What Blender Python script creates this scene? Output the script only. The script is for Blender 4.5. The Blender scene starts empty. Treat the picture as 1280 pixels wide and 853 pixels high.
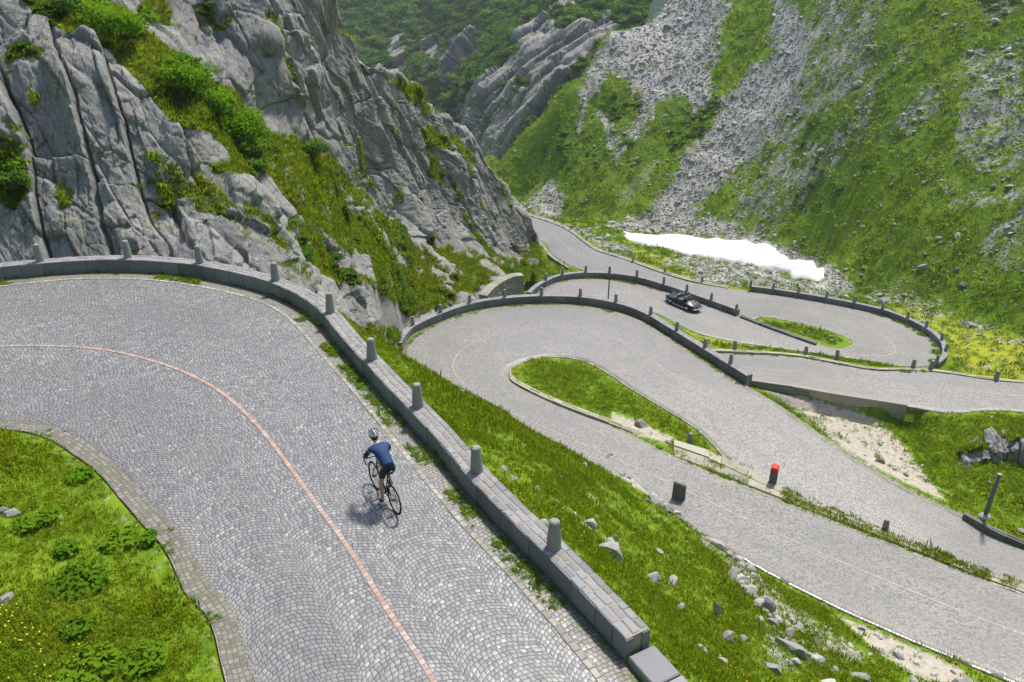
import bpy, bmesh, math, random
import numpy as np
from mathutils import Vector, Matrix
random.seed(7); RNG = np.random.default_rng(11)
R = math.radians
SC = bpy.context.scene
COL = SC.collection

# ------------------------------------------------------------------ camera model (photo pixels 1280 x 853)
PITCH, FPX, CAMH = R(25.0), 985.0, 10.8
cP, sP = math.cos(PITCH), math.sin(PITCH)
def ray(u, v):
    a = (np.asarray(u, float) - 640) / FPX; b = (np.asarray(v, float) - 426.5) / FPX
    return a, cP - b * sP, -sP - b * cP
def at(u, v, z):
    """point of the photo's pixel (u, v) at height z"""
    a, y, d = ray(u, v); t = (z - CAMH) / d
    return np.array([a * t, y * t, z])
def atd(u, v, dist):
    """point of pixel (u, v) at forward distance dist"""
    a, y, d = ray(u, v); t = dist / y
    return np.stack(np.broadcast_arrays(a * t, dist, CAMH + d * t), -1)
def project(P):
    P = np.asarray(P, float)
    x, y, z = P[..., 0], P[..., 1], P[..., 2] - CAMH
    dep = y * cP - z * sP; up = y * sP + z * cP
    dep = np.where(dep < 0.3, 0.3, dep)
    return 640 + FPX * x / dep, 426.5 - FPX * up / dep
def zL1(x, y): return 0.03 * (y - 14) - 0.018 * (x + 4)
def at1(u, v):
    z = 0.0
    for _ in range(25):
        p = at(u, v, z); z = zL1(p[0], p[1])
    return at(u, v, z)

# ------------------------------------------------------------------ numpy noise
def _h(ix, iy, iz, seed):
    with np.errstate(over='ignore'):
        h = (ix.astype(np.int64) * 374761393 + iy.astype(np.int64) * 668265263 + iz.astype(np.int64) * 1440670441 + seed * 974634777) & 0xffffffff
        h = h.astype(np.uint32)
        h ^= h >> np.uint32(13); h *= np.uint32(1274126177); h ^= h >> np.uint32(16)
        h *= np.uint32(2246822519); h ^= h >> np.uint32(15)
    return h.astype(np.float64) / 4294967295.0
def vnoise(p, seed=0):
    f = np.floor(p); t = p - f; t = t * t * t * (t * (6 * t - 15) + 10); i = f.astype(np.int64)
    r = 0
    for dx in (0, 1):
        wx = t[..., 0] if dx else 1 - t[..., 0]
        for dy in (0, 1):
            wy = t[..., 1] if dy else 1 - t[..., 1]
            for dz in (0, 1):
                wz = t[..., 2] if dz else 1 - t[..., 2]
                r = r + wx * wy * wz * _h(i[..., 0] + dx, i[..., 1] + dy, i[..., 2] + dz, seed)
    return r * 2 - 1
def fbm(p, oct=4, seed=0, gain=.5):
    r, a, s = 0, 1.0, 0
    for k in range(oct):
        r = r + a * vnoise(p * 2 ** k + 17.3 * k, seed + k); s += a; a *= gain
    return r / s
def xy3(x, y, s=1.0, z=0.0):
    return np.stack([x * s, y * s, np.full_like(x, z)], -1)
def worley(p, seed=0, jit=.85):
    f = np.floor(p).astype(np.int64)
    n = p.shape[0]
    F1 = np.full(n, 9e9); F2 = np.full(n, 9e9)
    best = np.zeros((n, 3)); bid = np.zeros((n, 3), np.int64)
    for dx in (-1, 0, 1):
        for dy in (-1, 0, 1):
            for dz in (-1, 0, 1):
                c = f + np.array([dx, dy, dz])
                q = np.stack([c[:, k] + .5 + jit * (_h(c[:, 0], c[:, 1], c[:, 2], seed + k) - .5) for k in range(3)], -1)
                d = ((p - q) ** 2).sum(1)
                m = d < F1
                F2 = np.where(m, F1, np.minimum(F2, d)); F1 = np.where(m, d, F1)
                best[m] = q[m]; bid[m] = c[m]
    return np.sqrt(F1), np.sqrt(F2), best, bid
def slabs(p, seed=0, tilt=.5):
    """faceted block pattern: offset of each block with its own tilt, how far from the joint, a random per block"""
    F1, F2, c, b = worley(p, seed)
    r = [_h(b[:, 0], b[:, 1], b[:, 2], seed + 50 + k) for k in range(4)]
    d = p - c
    off = (r[0] - .5) + tilt * (d[:, 0] * (r[1] - .5) + d[:, 1] * (r[2] - .5)) * 2
    return off, F2 - F1, r[3]
def vor1(x, salt, seed):
    """irregular cells along a line: cell number, place within it, distance to the joint"""
    i = np.floor(x).astype(np.int64); z = np.zeros_like(i); n = len(x)
    F1 = np.full(n, 9e9); F2 = np.full(n, 9e9); b = np.zeros(n, np.int64); c0 = np.zeros(n)
    for d in (-1, 0, 1):
        j = i + d; c = j + .5 + .8 * (_h(j, salt, z, seed) - .5); e = np.abs(x - c); m = e < F1
        F2 = np.where(m, F1, np.minimum(F2, e)); F1 = np.where(m, e, F1); b = np.where(m, j, b); c0 = np.where(m, c, c0)
    return b, x - c0, (F2 - F1) / 2
def flakes(s, t, w, l, seed, lean=.75):
    """parallel ribs of leaning flakes split by cross joints: offset, joint mask, random per flake"""
    ci, du, eu = vor1(s / w, np.zeros(len(s), np.int64), seed)
    ri, dt, et = vor1(t / l, ci, seed + 7)
    r = [_h(ci, ri, np.full_like(ci, k), seed + 20) for k in range(4)]
    rc = _h(ci, np.zeros_like(ci), np.full_like(ci, 9), seed + 20)
    off = (rc - .5) * .9 + (r[0] - .5) * .40 + du * (lean + .7 * (r[1] - .5)) + dt * .25 * (r[2] - .5)
    ck = np.maximum(1 - sstep(0, .07, eu), .6 * (1 - sstep(0, .09 / l, et / 1.0)))
    return off, ck, r[3]
def sstep(a, b, x):
    t = np.clip((x - a) / (b - a), 0, 1); return t * t * (3 - 2 * t)

# ------------------------------------------------------------------ polygons and polylines
def poly_sd(U, V, poly):
    """signed distance to a polygon, positive inside"""
    P = np.asarray(poly, float); n = len(P)
    ins = np.zeros(U.shape, bool); D = np.full(U.shape, 1e9)
    for i in range(n):
        x0, y0 = P[i]; x1, y1 = P[(i + 1) % n]
        dx, dy = x1 - x0, y1 - y0
        t = np.clip(((U - x0) * dx + (V - y0) * dy) / (dx * dx + dy * dy + 1e-12), 0, 1)
        D = np.minimum(D, (U - x0 - t * dx) ** 2 + (V - y0 - t * dy) ** 2)
        cond = ((y0 > V) != (y1 > V))
        xx = x0 + (V - y0) * dx / (dy if abs(dy) > 1e-9 else 1e-9)
        ins ^= cond & (U < xx)
    D = np.sqrt(D)
    return np.where(ins, D, -D)
def crom(P, n_per=8, closed=False):
    P = np.asarray(P, float); n = len(P); out = []
    for i in range(n if closed else n - 1):
        if closed: p0, p1, p2, p3 = P[i - 1], P[i], P[(i + 1) % n], P[(i + 2) % n]
        else: p0, p1, p2, p3 = P[max(i - 1, 0)], P[i], P[i + 1], P[min(i + 2, n - 1)]
        for k in range(n_per):
            t = k / n_per
            out.append(.5 * ((2 * p1) + (p2 - p0) * t + (2 * p0 - 5 * p1 + 4 * p2 - p3) * t * t + (3 * p1 - p0 - 3 * p2 + p3) * t ** 3))
    if not closed: out.append(P[-1])
    return np.array(out)
def arclen(P):
    d = np.linalg.norm(np.diff(P, axis=0), axis=1); return np.concatenate([[0], np.cumsum(d)])
def resample(P, step):
    s = arclen(P); n = max(2, int(round(s[-1] / step)) + 1); q = np.linspace(0, s[-1], n)
    return np.stack([np.interp(q, s, P[:, k]) for k in range(P.shape[1])], -1)
def tangents(P):
    T = np.gradient(P, axis=0); T[:, 2] = 0 if P.shape[1] > 2 else T[:, -1]
    return T / (np.linalg.norm(T, axis=1, keepdims=True) + 1e-9)

# ------------------------------------------------------------------ object helpers
def tag(o, label=None, cat=None, group=None, kind=None):
    if label: o['label'] = label
    if cat: o['category'] = cat
    if group: o['group'] = group
    if kind: o['kind'] = kind
    return o
def empty(name, loc=(0, 0, 0), rz=0, label=None, cat=None, group=None):
    o = bpy.data.objects.new(name, None); COL.objects.link(o); o.empty_display_size = .2
    o.location = loc; o.rotation_euler = (0, 0, rz)
    return tag(o, label, cat, group)
def link(name, me, mat=None, parent=None, smooth=False):
    o = bpy.data.objects.new(name, me); COL.objects.link(o)
    if mat is not None:
        for m in (mat if isinstance(mat, (list, tuple)) else [mat]): me.materials.append(m)
    if parent is not None: o.parent = parent
    if smooth: me.polygons.foreach_set('use_smooth', np.ones(len(me.polygons), bool))
    return o
def np_mesh(name, V, F, smooth=True):
    """F: (n,3) or (n,4) array"""
    V = np.asarray(V, np.float32); F = np.asarray(F, np.int32)
    me = bpy.data.meshes.new(name); k = F.shape[1]
    me.vertices.add(len(V)); me.vertices.foreach_set('co', V.ravel())
    me.loops.add(F.size); me.loops.foreach_set('vertex_index', F.ravel())
    me.polygons.add(len(F)); me.polygons.foreach_set('loop_start', np.arange(0, F.size, k, dtype=np.int32))
    me.update(calc_edges=True)
    if smooth: me.polygons.foreach_set('use_smooth', np.ones(len(F), bool))
    return me
def grid_faces(n, m):
    i = np.arange(n - 1)[:, None] * m + np.arange(m - 1)[None, :]
    return np.stack([i, i + 1, i + m + 1, i + m], -1).reshape(-1, 4)
def vattr(me, name, arr):
    arr = np.asarray(arr, np.float32)
    if arr.ndim == 1:
        a = me.attributes.new(name, 'FLOAT', 'POINT'); a.data.foreach_set('value', arr)
    else:
        if arr.shape[1] == 3: arr = np.concatenate([arr, np.ones((len(arr), 1), np.float32)], 1)
        a = me.attributes.new(name, 'FLOAT_COLOR', 'POINT'); a.data.foreach_set('color', arr.ravel())
def bm_obj(name, bm, mat, parent=None, smooth=False, bevel=0):
    if bevel: bmesh.ops.bevel(bm, geom=bm.edges[:], offset=bevel, segments=1, affect='EDGES', profile=.6)
    me = bpy.data.meshes.new(name); bm.to_mesh(me); bm.free()
    return link(name, me, mat, parent, smooth)
def box(bm, c, s, rot=None, mi=0, taper=None):
    M = Matrix.Translation(c) @ (rot.to_4x4() if rot is not None else Matrix.Identity(4))
    vs = []
    for z in (-.5, .5):
        k = 1 if (taper is None or z < 0) else taper
        for x, y in ((-.5, -.5), (.5, -.5), (.5, .5), (-.5, .5)):
            vs.append(bm.verts.new(M @ Vector((x * s[0] * k, y * s[1] * k, z * s[2]))))
    fs = [(3, 2, 1, 0), (4, 5, 6, 7), (0, 1, 5, 4), (1, 2, 6, 5), (2, 3, 7, 6), (3, 0, 4, 7)]
    for f in fs:
        fc = bm.faces.new([vs[i] for i in f]); fc.material_index = mi
    return vs
def tube(bm, pts, rad, n=8, cap=True, mi=0):
    pts = [Vector(p) for p in pts]
    if not isinstance(rad, (list, tuple)): rad = [rad] * len(pts)
    rings = []; ref = None
    for i, p in enumerate(pts):
        t = (pts[min(i + 1, len(pts) - 1)] - pts[max(i - 1, 0)]).normalized()
        if ref is None: ref = Vector((0, 0, 1)) if abs(t.z) < .9 else Vector((1, 0, 0))
        x = (ref - t * ref.dot(t)).normalized(); y = t.cross(x); ref = x
        rings.append([bm.verts.new(p + (x * math.cos(a) + y * math.sin(a)) * rad[i]) for a in (2 * math.pi * k / n for k in range(n))])
    for a, b in zip(rings, rings[1:]):
        for k in range(n):
            f = bm.faces.new((a[k], a[(k + 1) % n], b[(k + 1) % n], b[k])); f.material_index = mi
    if cap:
        bm.faces.new(rings[0][::-1]).material_index = mi; bm.faces.new(rings[-1]).material_index = mi
def ring(bm, c, axis, Rr, r, n=40, m=8):
    """torus"""
    axis = Vector(axis).normalized(); a = axis.orthogonal().normalized(); b = axis.cross(a); c = Vector(c); g = []
    for i in range(n):
        t = 2 * math.pi * i / n; d = a * math.cos(t) + b * math.sin(t)
        g.append([bm.verts.new(c + d * (Rr + r * math.cos(s)) + axis * r * math.sin(s)) for s in (2 * math.pi * k / m for k in range(m))])
    for i in range(n):
        p, q = g[i], g[(i + 1) % n]
        for k in range(m): bm.faces.new((p[k], q[k], q[(k + 1) % m], p[(k + 1) % m]))
def lathe(bm, prof, c=(0, 0, 0), n=14, M=None, mi=0):
    c = Vector(c); rs = []
    for r, z in prof:
        rs.append([bm.verts.new((M @ Vector((r * math.cos(t), r * math.sin(t), z)) if M else Vector((r * math.cos(t), r * math.sin(t), z))) + c) for t in (2 * math.pi * k / n for k in range(n))])
    for a, b in zip(rs, rs[1:]):
        for k in range(n): bm.faces.new((a[k], a[(k + 1) % n], b[(k + 1) % n], b[k])).material_index = mi
    bm.faces.new(rs[0][::-1]).material_index = mi; bm.faces.new(rs[-1]).material_index = mi

# ------------------------------------------------------------------ node helpers
class S:
    """a socket with arithmetic"""
    def __init__(s, b, k): s.b, s.k = b, k
    def _m(s, op, *o): return s.b.math(op, s, *o)
    def __add__(s, o): return s._m('ADD', o)
    __radd__ = __add__
    def __sub__(s, o): return s._m('SUBTRACT', o)
    def __rsub__(s, o): return s.b.math('SUBTRACT', o, s)
    def __mul__(s, o): return s._m('MULTIPLY', o)
    __rmul__ = __mul__
    def __truediv__(s, o): return s._m('DIVIDE', o)
class B:
    def __init__(s, name):
        s.mat = bpy.data.materials.new(name); s.mat.use_nodes = True; s.t = s.mat.node_tree; s.t.nodes.clear()
        s.out = s.n('ShaderNodeOutputMaterial')
    def n(s, ty, **kw):
        nd = s.t.nodes.new(ty)
        for k, v in kw.items(): setattr(nd, k, v)
        return nd
    def put(s, sock, v):
        if isinstance(v, S): s.t.links.new(v.k, sock)
        elif v is not None: sock.default_value = v
    def math(s, op, *a, clamp=False):
        nd = s.n('ShaderNodeMath', operation=op, use_clamp=clamp)
        for i, v in enumerate(a): s.put(nd.inputs[i], v)
        return S(s, nd.outputs[0])
    def fl(s, a): return s.math('FLOOR', a)
    def pos(s): return S(s, s.n('ShaderNodeNewGeometry').outputs['Position'])
    def nrm(s): return S(s, s.n('ShaderNodeNewGeometry').outputs['True Normal'])
    def obj(s): return S(s, s.n('ShaderNodeTexCoord').outputs['Object'])
    def rnd(s): return S(s, s.n('ShaderNodeObjectInfo').outputs['Random'])
    def sep(s, v):
        nd = s.n('ShaderNodeSeparateXYZ'); s.put(nd.inputs[0], v); return [S(s, o) for o in nd.outputs]
    def comb(s, x, y, z=0.0):
        nd = s.n('ShaderNodeCombineXYZ')
        for i, v in enumerate((x, y, z)): s.put(nd.inputs[i], v)
        return S(s, nd.outputs[0])
    def vmul(s, v, k):
        nd = s.n('ShaderNodeVectorMath', operation='MULTIPLY'); s.put(nd.inputs[0], v); nd.inputs[1].default_value = k; return S(s, nd.outputs[0])
    def vadd(s, v, w):
        nd = s.n('ShaderNodeVectorMath', operation='ADD'); s.put(nd.inputs[0], v); s.put(nd.inputs[1], w); return S(s, nd.outputs[0])
    def noise(s, scale, detail=4, rough=.55, vec=None, dist=0.0, color=False):
        nd = s.n('ShaderNodeTexNoise'); nd.inputs['Scale'].default_value = scale; nd.inputs['Detail'].default_value = detail
        nd.inputs['Roughness'].default_value = rough; nd.inputs['Distortion'].default_value = dist
        s.put(nd.inputs['Vector'], vec if vec is not None else s.pos())
        return S(s, nd.outputs['Color' if color else 'Fac'])
    def vor(s, scale, vec=None, feature='F1', out='Distance', rand=1.0):
        nd = s.n('ShaderNodeTexVoronoi', feature=feature); nd.inputs['Scale'].default_value = scale; nd.inputs['Randomness'].default_value = rand
        s.put(nd.inputs['Vector'], vec if vec is not None else s.pos())
        return S(s, nd.outputs[out])
    def white(s, vec):
        nd = s.n('ShaderNodeTexWhiteNoise', noise_dimensions='3D'); s.put(nd.inputs['Vector'], vec)
        return S(s, nd.outputs['Value']), S(s, nd.outputs['Color'])
    def ramp(s, v, stops, ease=False):
        nd = s.n('ShaderNodeValToRGB'); cr = nd.color_ramp; cr.interpolation = 'EASE' if ease else 'LINEAR'
        while len(cr.elements) < len(stops): cr.elements.new(.5)
        for e, (p, c) in zip(cr.elements, stops):
            e.position = p; e.color = (c, c, c, 1) if isinstance(c, (int, float)) else (*c, 1)
        s.put(nd.inputs[0], v); return S(s, nd.outputs[0])
    def step(s, v, a, b):
        nd = s.n('ShaderNodeMapRange', interpolation_type='SMOOTHSTEP'); s.put(nd.inputs[0], v)
        nd.inputs[1].default_value = a; nd.inputs[2].default_value = b; return S(s, nd.outputs[0])
    def mix(s, f, a, b, mode='MIX'):
        nd = s.n('ShaderNodeMix', data_type='RGBA', blend_type=mode); s.put(nd.inputs[0], f)
        for i, v in ((6, a), (7, b)):
            if isinstance(v, S): s.put(nd.inputs[i], v)
            else: nd.inputs[i].default_value = (*v, 1) if not isinstance(v, (int, float)) else (v, v, v, 1)
        return S(s, nd.outputs[2])
    def attr(s, name, out='Fac'):
        return S(s, s.n('ShaderNodeAttribute', attribute_name=name).outputs[out])
    def hsv(s, c, h=.5, sat=1.0, val=1.0):
        nd = s.n('ShaderNodeHueSaturation'); s.put(nd.inputs['Hue'], h); s.put(nd.inputs['Saturation'], sat); s.put(nd.inputs['Value'], val); s.put(nd.inputs['Color'], c)
        return S(s, nd.outputs[0])
    def bump(s, h, strength=.5, dist=.05, normal=None):
        nd = s.n('ShaderNodeBump'); nd.inputs['Strength'].default_value = strength; nd.inputs['Distance'].default_value = dist
        s.put(nd.inputs['Height'], h)
        if normal is not None: s.put(nd.inputs['Normal'], normal)
        return S(s, nd.outputs[0])
    def pbr(s, col, rough=.8, normal=None, spec=.4, metal=0.0, trans=0.0, coat=0.0):
        nd = s.n('ShaderNodeBsdfPrincipled')
        if isinstance(col, S): s.put(nd.inputs['Base Color'], col)
        else: nd.inputs['Base Color'].default_value = (*col, 1)
        s.put(nd.inputs['Roughness'], rough); nd.inputs['Specular IOR Level'].default_value = spec
        nd.inputs['Metallic'].default_value = metal; nd.inputs['Transmission Weight'].default_value = trans; nd.inputs['Coat Weight'].default_value = coat
        if normal is not None: s.put(nd.inputs['Normal'], normal)
        s.t.links.new(nd.outputs[0], s.out.inputs[0]); return s.mat
    def leafy(s, col, tr=.35):
        d = s.n('ShaderNodeBsdfDiffuse'); t = s.n('ShaderNodeBsdfTranslucent'); m = s.n('ShaderNodeMixShader'); m.inputs[0].default_value = tr
        s.put(d.inputs[0], col); s.put(t.inputs[0], col)
        up = getattr(s, 'up', 0)
        if up:      # blades take the light of the turf they stand in
            g = s.n('ShaderNodeNewGeometry'); v = s.n('ShaderNodeMix', data_type='VECTOR'); v.inputs[0].default_value = up; s.t.links.new(g.outputs['Normal'], v.inputs[4]); v.inputs[5].default_value = (0, 0, 1); s.t.links.new(v.outputs[1], d.inputs['Normal'])
        s.t.links.new(d.outputs[0], m.inputs[1]); s.t.links.new(t.outputs[0], m.inputs[2]); s.t.links.new(m.outputs[0], s.out.inputs[0]); return s.mat

M = {}
def simple(name, col, rough=.6, metal=0.0, spec=.4, vary=.12, scale=6.0, coat=0.0):
    b = B(name); n = b.noise(scale, 5, .6, b.obj())
    c = b.mix(n, tuple(x * (1 - vary) for x in col), tuple(min(1, x * (1 + vary)) for x in col))
    M[name] = b.pbr(c, rough, None, spec, metal, 0, coat); return M[name]
# ------------------------------------------------------------------ materials
def cobble(name, ang, W=1.5, w=.106, h=.10, tone=(.30, .315, .335), contrast=1.0):
    b = B(name); p = b.pos()
    wob = b.noise(.9, 2, .5, p, color=True)
    x, y, z = b.sep(p); wx, wy, wz = b.sep(wob)
    x = x + (wx - .5) * .22; y = y + (wy - .5) * .22
    c, s = math.cos(ang), math.sin(ang)
    a = x * c + y * s; v = y * c - x * s
    col = a * (1 / W); ci = b.fl(col); cf = (col - ci - .5) * W
    rad = W * .74
    arc = b.math('SQRT', b.math('MAXIMUM', rad * rad - cf * cf, .01))
    colr, _ = b.white(b.comb(ci, 3.3, 1.7))
    vv = (v - arc) * (1 / h) + colr * 1.0
    row = b.fl(vv); rf = vv - row
    al = b.math('ARCSINE', cf * (1 / rad)) * rad
    rr, _ = b.white(b.comb(row, ci, 9.1))
    ss = al * (1 / w) + rr * 3.0
    ss = ss + (b.noise(5.0, 1, .5, p) - .5) * .9
    st = b.fl(ss); sf = ss - st
    val, rc = b.white(b.comb(row, st, ci))
    r1, r2, r3 = b.sep(rc)
    e1 = b.math('MINIMUM', rf, 1 - rf) * h; e2 = b.math('MINIMUM', sf, 1 - sf) * w
    e = b.math('MINIMUM', e1, e2)
    rough_edge = (b.noise(38, 2, .6, p) - .5) * .012
    face = b.step(e + rough_edge, .003, .0125)
    lo_k, hi_k = (.64, 1.16) if contrast > .9 else (.45, 1.30)
    base = b.ramp(val, [(0, tuple(t * lo_k for t in tone)), (.45, tone), (.8, tuple(t * hi_k for t in tone)), (.95, (tone[0] * 1.3, tone[1] * 1.25, tone[2] * 1.12)), (1, (.42 * contrast, .40 * contrast, .36 * contrast))])
    blotch = b.noise(.35, 4, .6, p)
    base = b.mix(b.step(blotch, .3, .75) * .35, base, tuple(t * .78 for t in tone))
    sv = b.attr('sv'); su = b.attr('su'); rut = b.math('ABSOLUTE', b.math('ABSOLUTE', su - .5) - .21); base = b.mix((1 - b.step(rut + (b.noise(.8, 3, .6, p) - .5) * .08, .01, .10)) * .22, base, tuple(t * .66 for t in tone))
    trk = b.step(b.noise(.09, 3, .55, b.vadd(p, (11, 3, 0))), .42, .62); base = b.mix(trk * .45, base, tuple(t * .62 for t in tone))
    stain = b.step(b.noise(1.1, 4, .7, b.vadd(p, (1, 77, 0))), .60, .74); base = b.mix(stain * .3, base, tuple(t * .5 for t in tone))
    tan = b.step(b.noise(.17, 3, .6, b.vadd(p, (31, 7, 2))), .55, .75)
    base = b.mix(tan * .25, base, (.36, .33, .27))
    base = b.mix(b.noise(22, 3, .7, p) * .22, base, (.13, .13, .14))
    moss = b.step(b.noise(.5, 5, .65, b.vadd(p, (5, 50, 2))), .52, .72)
    joint = b.mix(moss * .8, (.05, .047, .042) if contrast > .9 else (.165, .158, .14), (.10, .125, .05))
    ed = b.attr('edge'); n1 = b.noise(1.3, 5, .7, p)
    verge = b.step(ed * -1.0 + (n1 - .5) * 1.6, -.75, -.2)
    base = b.mix(verge * .55, base, (.27, .25, .20))
    c_ = b.mix(face, joint, base)
    weedy = b.step(ed * -1.0 + (b.noise(4.5, 4, .7, p) - .5) * 2.2, -.25, .15)
    c_ = b.mix(weedy * .8, c_, (.13, .15, .045))
    dome = b.math('POWER', b.step(e, .0, .05), .6)
    tilt = (rf - .5) * (r1 - .5) + (sf - .5) * (r2 - .5)
    hgt = dome * .5 + tilt * .9 + b.noise(60, 2, .6, p) * .12
    nrm = b.bump(hgt, .55, .016)
    rgh = .36 + r3 * .25
    M[name] = b.pbr(c_, rgh, nrm, .42); return M[name]
cobble('cobble_near', math.atan2(.53, .85), tone=(.222, .224, .224))
cobble('cobble_far', R(42), tone=(.222, .215, .20), contrast=.52)

# painted / coloured centre row: two files of reddish setts, worn paler in stretches
def centre_mat(name='red_setts', tones=((.31, .185, .14), (.38, .235, .18), (.41, .28, .22), (.39, .34, .29)), w0=.42, w1=.60, files=1):
    b = B(name); p = b.pos(); u = b.attr('su'); v = b.attr('sv')
    fi = b.fl(u * files); ff = u * files - fi
    rr, _ = b.white(b.comb(fi, 7.7, .3))
    k = v * 8.0 + rr; ki = b.fl(k); kf = k - ki
    val, rc = b.white(b.comb(ki, fi, 2.2)); r1, r2, r3 = b.sep(rc)
    e = b.math('MINIMUM', b.math('MINIMUM', kf, 1 - kf) * .125, b.math('MINIMUM', ff, 1 - ff) * .12)
    face = b.step(e + (b.noise(40, 2, .6, p) - .5) * .01, .003, .011)
    col = b.ramp(val, [(0, tones[0]), (.5, tones[1]), (.8, tones[2]), (1, tones[3])])
    worn = b.step(b.noise(.55, 4, .7, b.comb(v, 0, 0)), w0, w1)
    grey = b.ramp(r1, [(0, (.24, .23, .215)), (1, (.38, .35, .31))])
    col = b.mix(worn * b.attr('wear'), col, grey)
    col = b.mix(face, (.10, .09, .075), col)
    M[name] = b.pbr(col, .6, b.bump(b.step(e, 0, .04), .5, .012), .4)
centre_mat()
centre_mat('faded_setts', ((.27, .22, .185), (.33, .24, .19), (.36, .27, .22), (.36, .32, .28)), .44, .58)
def edge_mat(name, tone, stone=.22, moss_amt=.6, rows=1.0):
    b = B(name); p = b.pos(); v = b.attr('sv'); u = b.attr('su')
    k = v * (1 / stone); ki = b.fl(k); kf = k - ki
    fu = b.fl(u * rows); uf = u * rows - fu; sh, _ = b.white(b.comb(fu, 5.5, .7)); k = k + sh; ki = b.fl(k); kf = k - ki
    val, rc = b.white(b.comb(ki, fu, 4.4))
    e = b.math('MINIMUM', b.math('MINIMUM', kf, 1 - kf) * stone, b.math('MINIMUM', uf, 1 - uf) * .12)
    face = b.step(e + (b.noise(25, 3, .6, p) - .5) * .03, .004, .02)
    c = b.ramp(val, [(0, tuple(t * .7 for t in tone)), (.6, tone), (1, tuple(min(.8, t * 1.35) for t in tone))])
    c = b.mix(b.noise(9, 5, .65, p) * .4, c, tuple(t * .55 for t in tone))
    c = b.mix(face, (.13, .12, .085), c)
    m = b.step(b.noise(1.4, 5, .7, p), .5, .68)
    c = b.mix(m * moss_amt, c, (.12, .135, .04))
    M[name] = b.pbr(c, .85, b.bump(b.noise(18, 4, .6, p) + face, .5, .02), .3)
edge_mat('pale_edge_setts', (.33, .315, .27))
edge_mat('gutter_setts', (.205, .193, .17), .12, .6, 4.0)
edge_mat('white_setts', (.70, .70, .68), .16, .15)

def stone(name, tone, scale=7.0, lich=.3, rough=.85, bump=.35):
    b = B(name); p = b.obj(); isl = S(b, b.n('ShaderNodeNewGeometry').outputs['Random Per Island'])
    c = b.ramp(isl, [(0, tuple(t * .72 for t in tone)), (.5, tone), (1, tuple(t * 1.22 for t in tone))])
    c = b.mix(b.noise(scale, 6, .7, p) * .55, c, tuple(t * .6 for t in tone))
    c = b.mix(b.step(b.noise(scale * 9, 3, .7, p), .55, .8) * .4, c, tuple(min(.75, t * 1.6) for t in tone))
    l = b.step(b.noise(scale * .35, 5, .7, b.vadd(p, (3, 9, 1))), .56, .7)
    c = b.mix(l * lich, c, (tone[0] * 1.05, tone[1] * 1.05, tone[2] * .62))
    M[name] = b.pbr(c, rough, b.bump(b.noise(scale * 2.5, 6, .7, p), bump, .04), .3); return M[name]
stone('wall_face', (.185, .19, .20))
stone('wall_top', (.255, .255, .26), 9, .3)
stone('mortar', (.33, .285, .22), 14, .1, .95, .5)
stone('bollard_granite', (.25, .25, .24), 22, .25)
stone('dark_granite', (.14, .14, .14), 14, .35)
stone('concrete', (.30, .28, .23), 3, .35)
stone('kerb_stone', (.37, .35, .27), 5, .5)
stone('moss_fill', (.16, .16, .085), 9, .2, .95)
stone('drystone', (.30, .275, .235), 6, .35)
stone('boulder_dark', (.20, .195, .185), 3.2, .4, .9, .7)
stone('boulder', (.30, .295, .28), 3.2, .35, .9, .7)

def terrain_mat():
    b = B('alpine_turf'); p = b.pos(); x, y, z = b.sep(p)
    mk = b.attr('mask', 'Color'); scree, dirt, bright = b.sep(mk)
    dark = b.attr('dark')
    n0 = b.noise(.09, 4, .6, p); n1 = b.noise(.55, 5, .65, p); n2 = b.noise(4.0, 5, .7, p); n3 = b.noise(24, 3, .7, p)
    g = b.ramp(n1, [(.25, (.060, .118, .006)), (.48, (.108, .205, .008)), (.62, (.155, .245, .011)), (.8, (.215, .225, .02))])
    g = b.mix(b.step(n2, .35, .72) * .45, g, (.165, .21, .014))
    g = b.mix(b.step(n3, .4, .75) * .35, g, (.055, .095, .008))
    g = b.mix(b.step(n0, .5, .72) * .45, g, (.15, .17, .018))
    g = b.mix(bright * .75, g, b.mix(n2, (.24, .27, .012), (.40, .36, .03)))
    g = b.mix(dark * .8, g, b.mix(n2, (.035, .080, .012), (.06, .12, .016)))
    d = b.ramp(n2, [(.2, (.22, .18, .13)), (.5, (.37, .335, .27)), (.8, (.50, .46, .39))])
    cell = b.vor(2.2, p, 'F1', 'Color'); cs, _, _ = b.sep(cell)
    sc = b.ramp(cs, [(0, (.24, .23, .21)), (.5, (.355, .34, .31)), (1, (.46, .44, .40))])
    c5, _, _ = b.sep(b.vor(6.5, p, 'F1', 'Color'))
    sc = b.mix(.5, sc, b.ramp(c5, [(0, (.20, .195, .18)), (.6, (.355, .34, .31)), (1, (.48, .46, .42))]))
    sc = b.mix(b.step(b.noise(.35, 4, .6, p), .5, .7) * .4, sc, (.30, .26, .21))
    c = b.mix(b.step(dirt + (n2 - .5) * .9, .35, .65), g, d)
    nn = (b.noise(1.1, 5, .75, p) - .5) * 1.1 + (b.noise(.32, 3, .6, p) - .5) * .7
    c = b.mix(b.step(scree + nn, .42, .58), c, sc)
    hb = n2 * .6 + n3 * .35 + b.vor(3.0, p) * .4 * scree
    M['alpine_turf'] = b.pbr(c, .92, b.bump(hb, .8, .09), .15)
terrain_mat()
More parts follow.
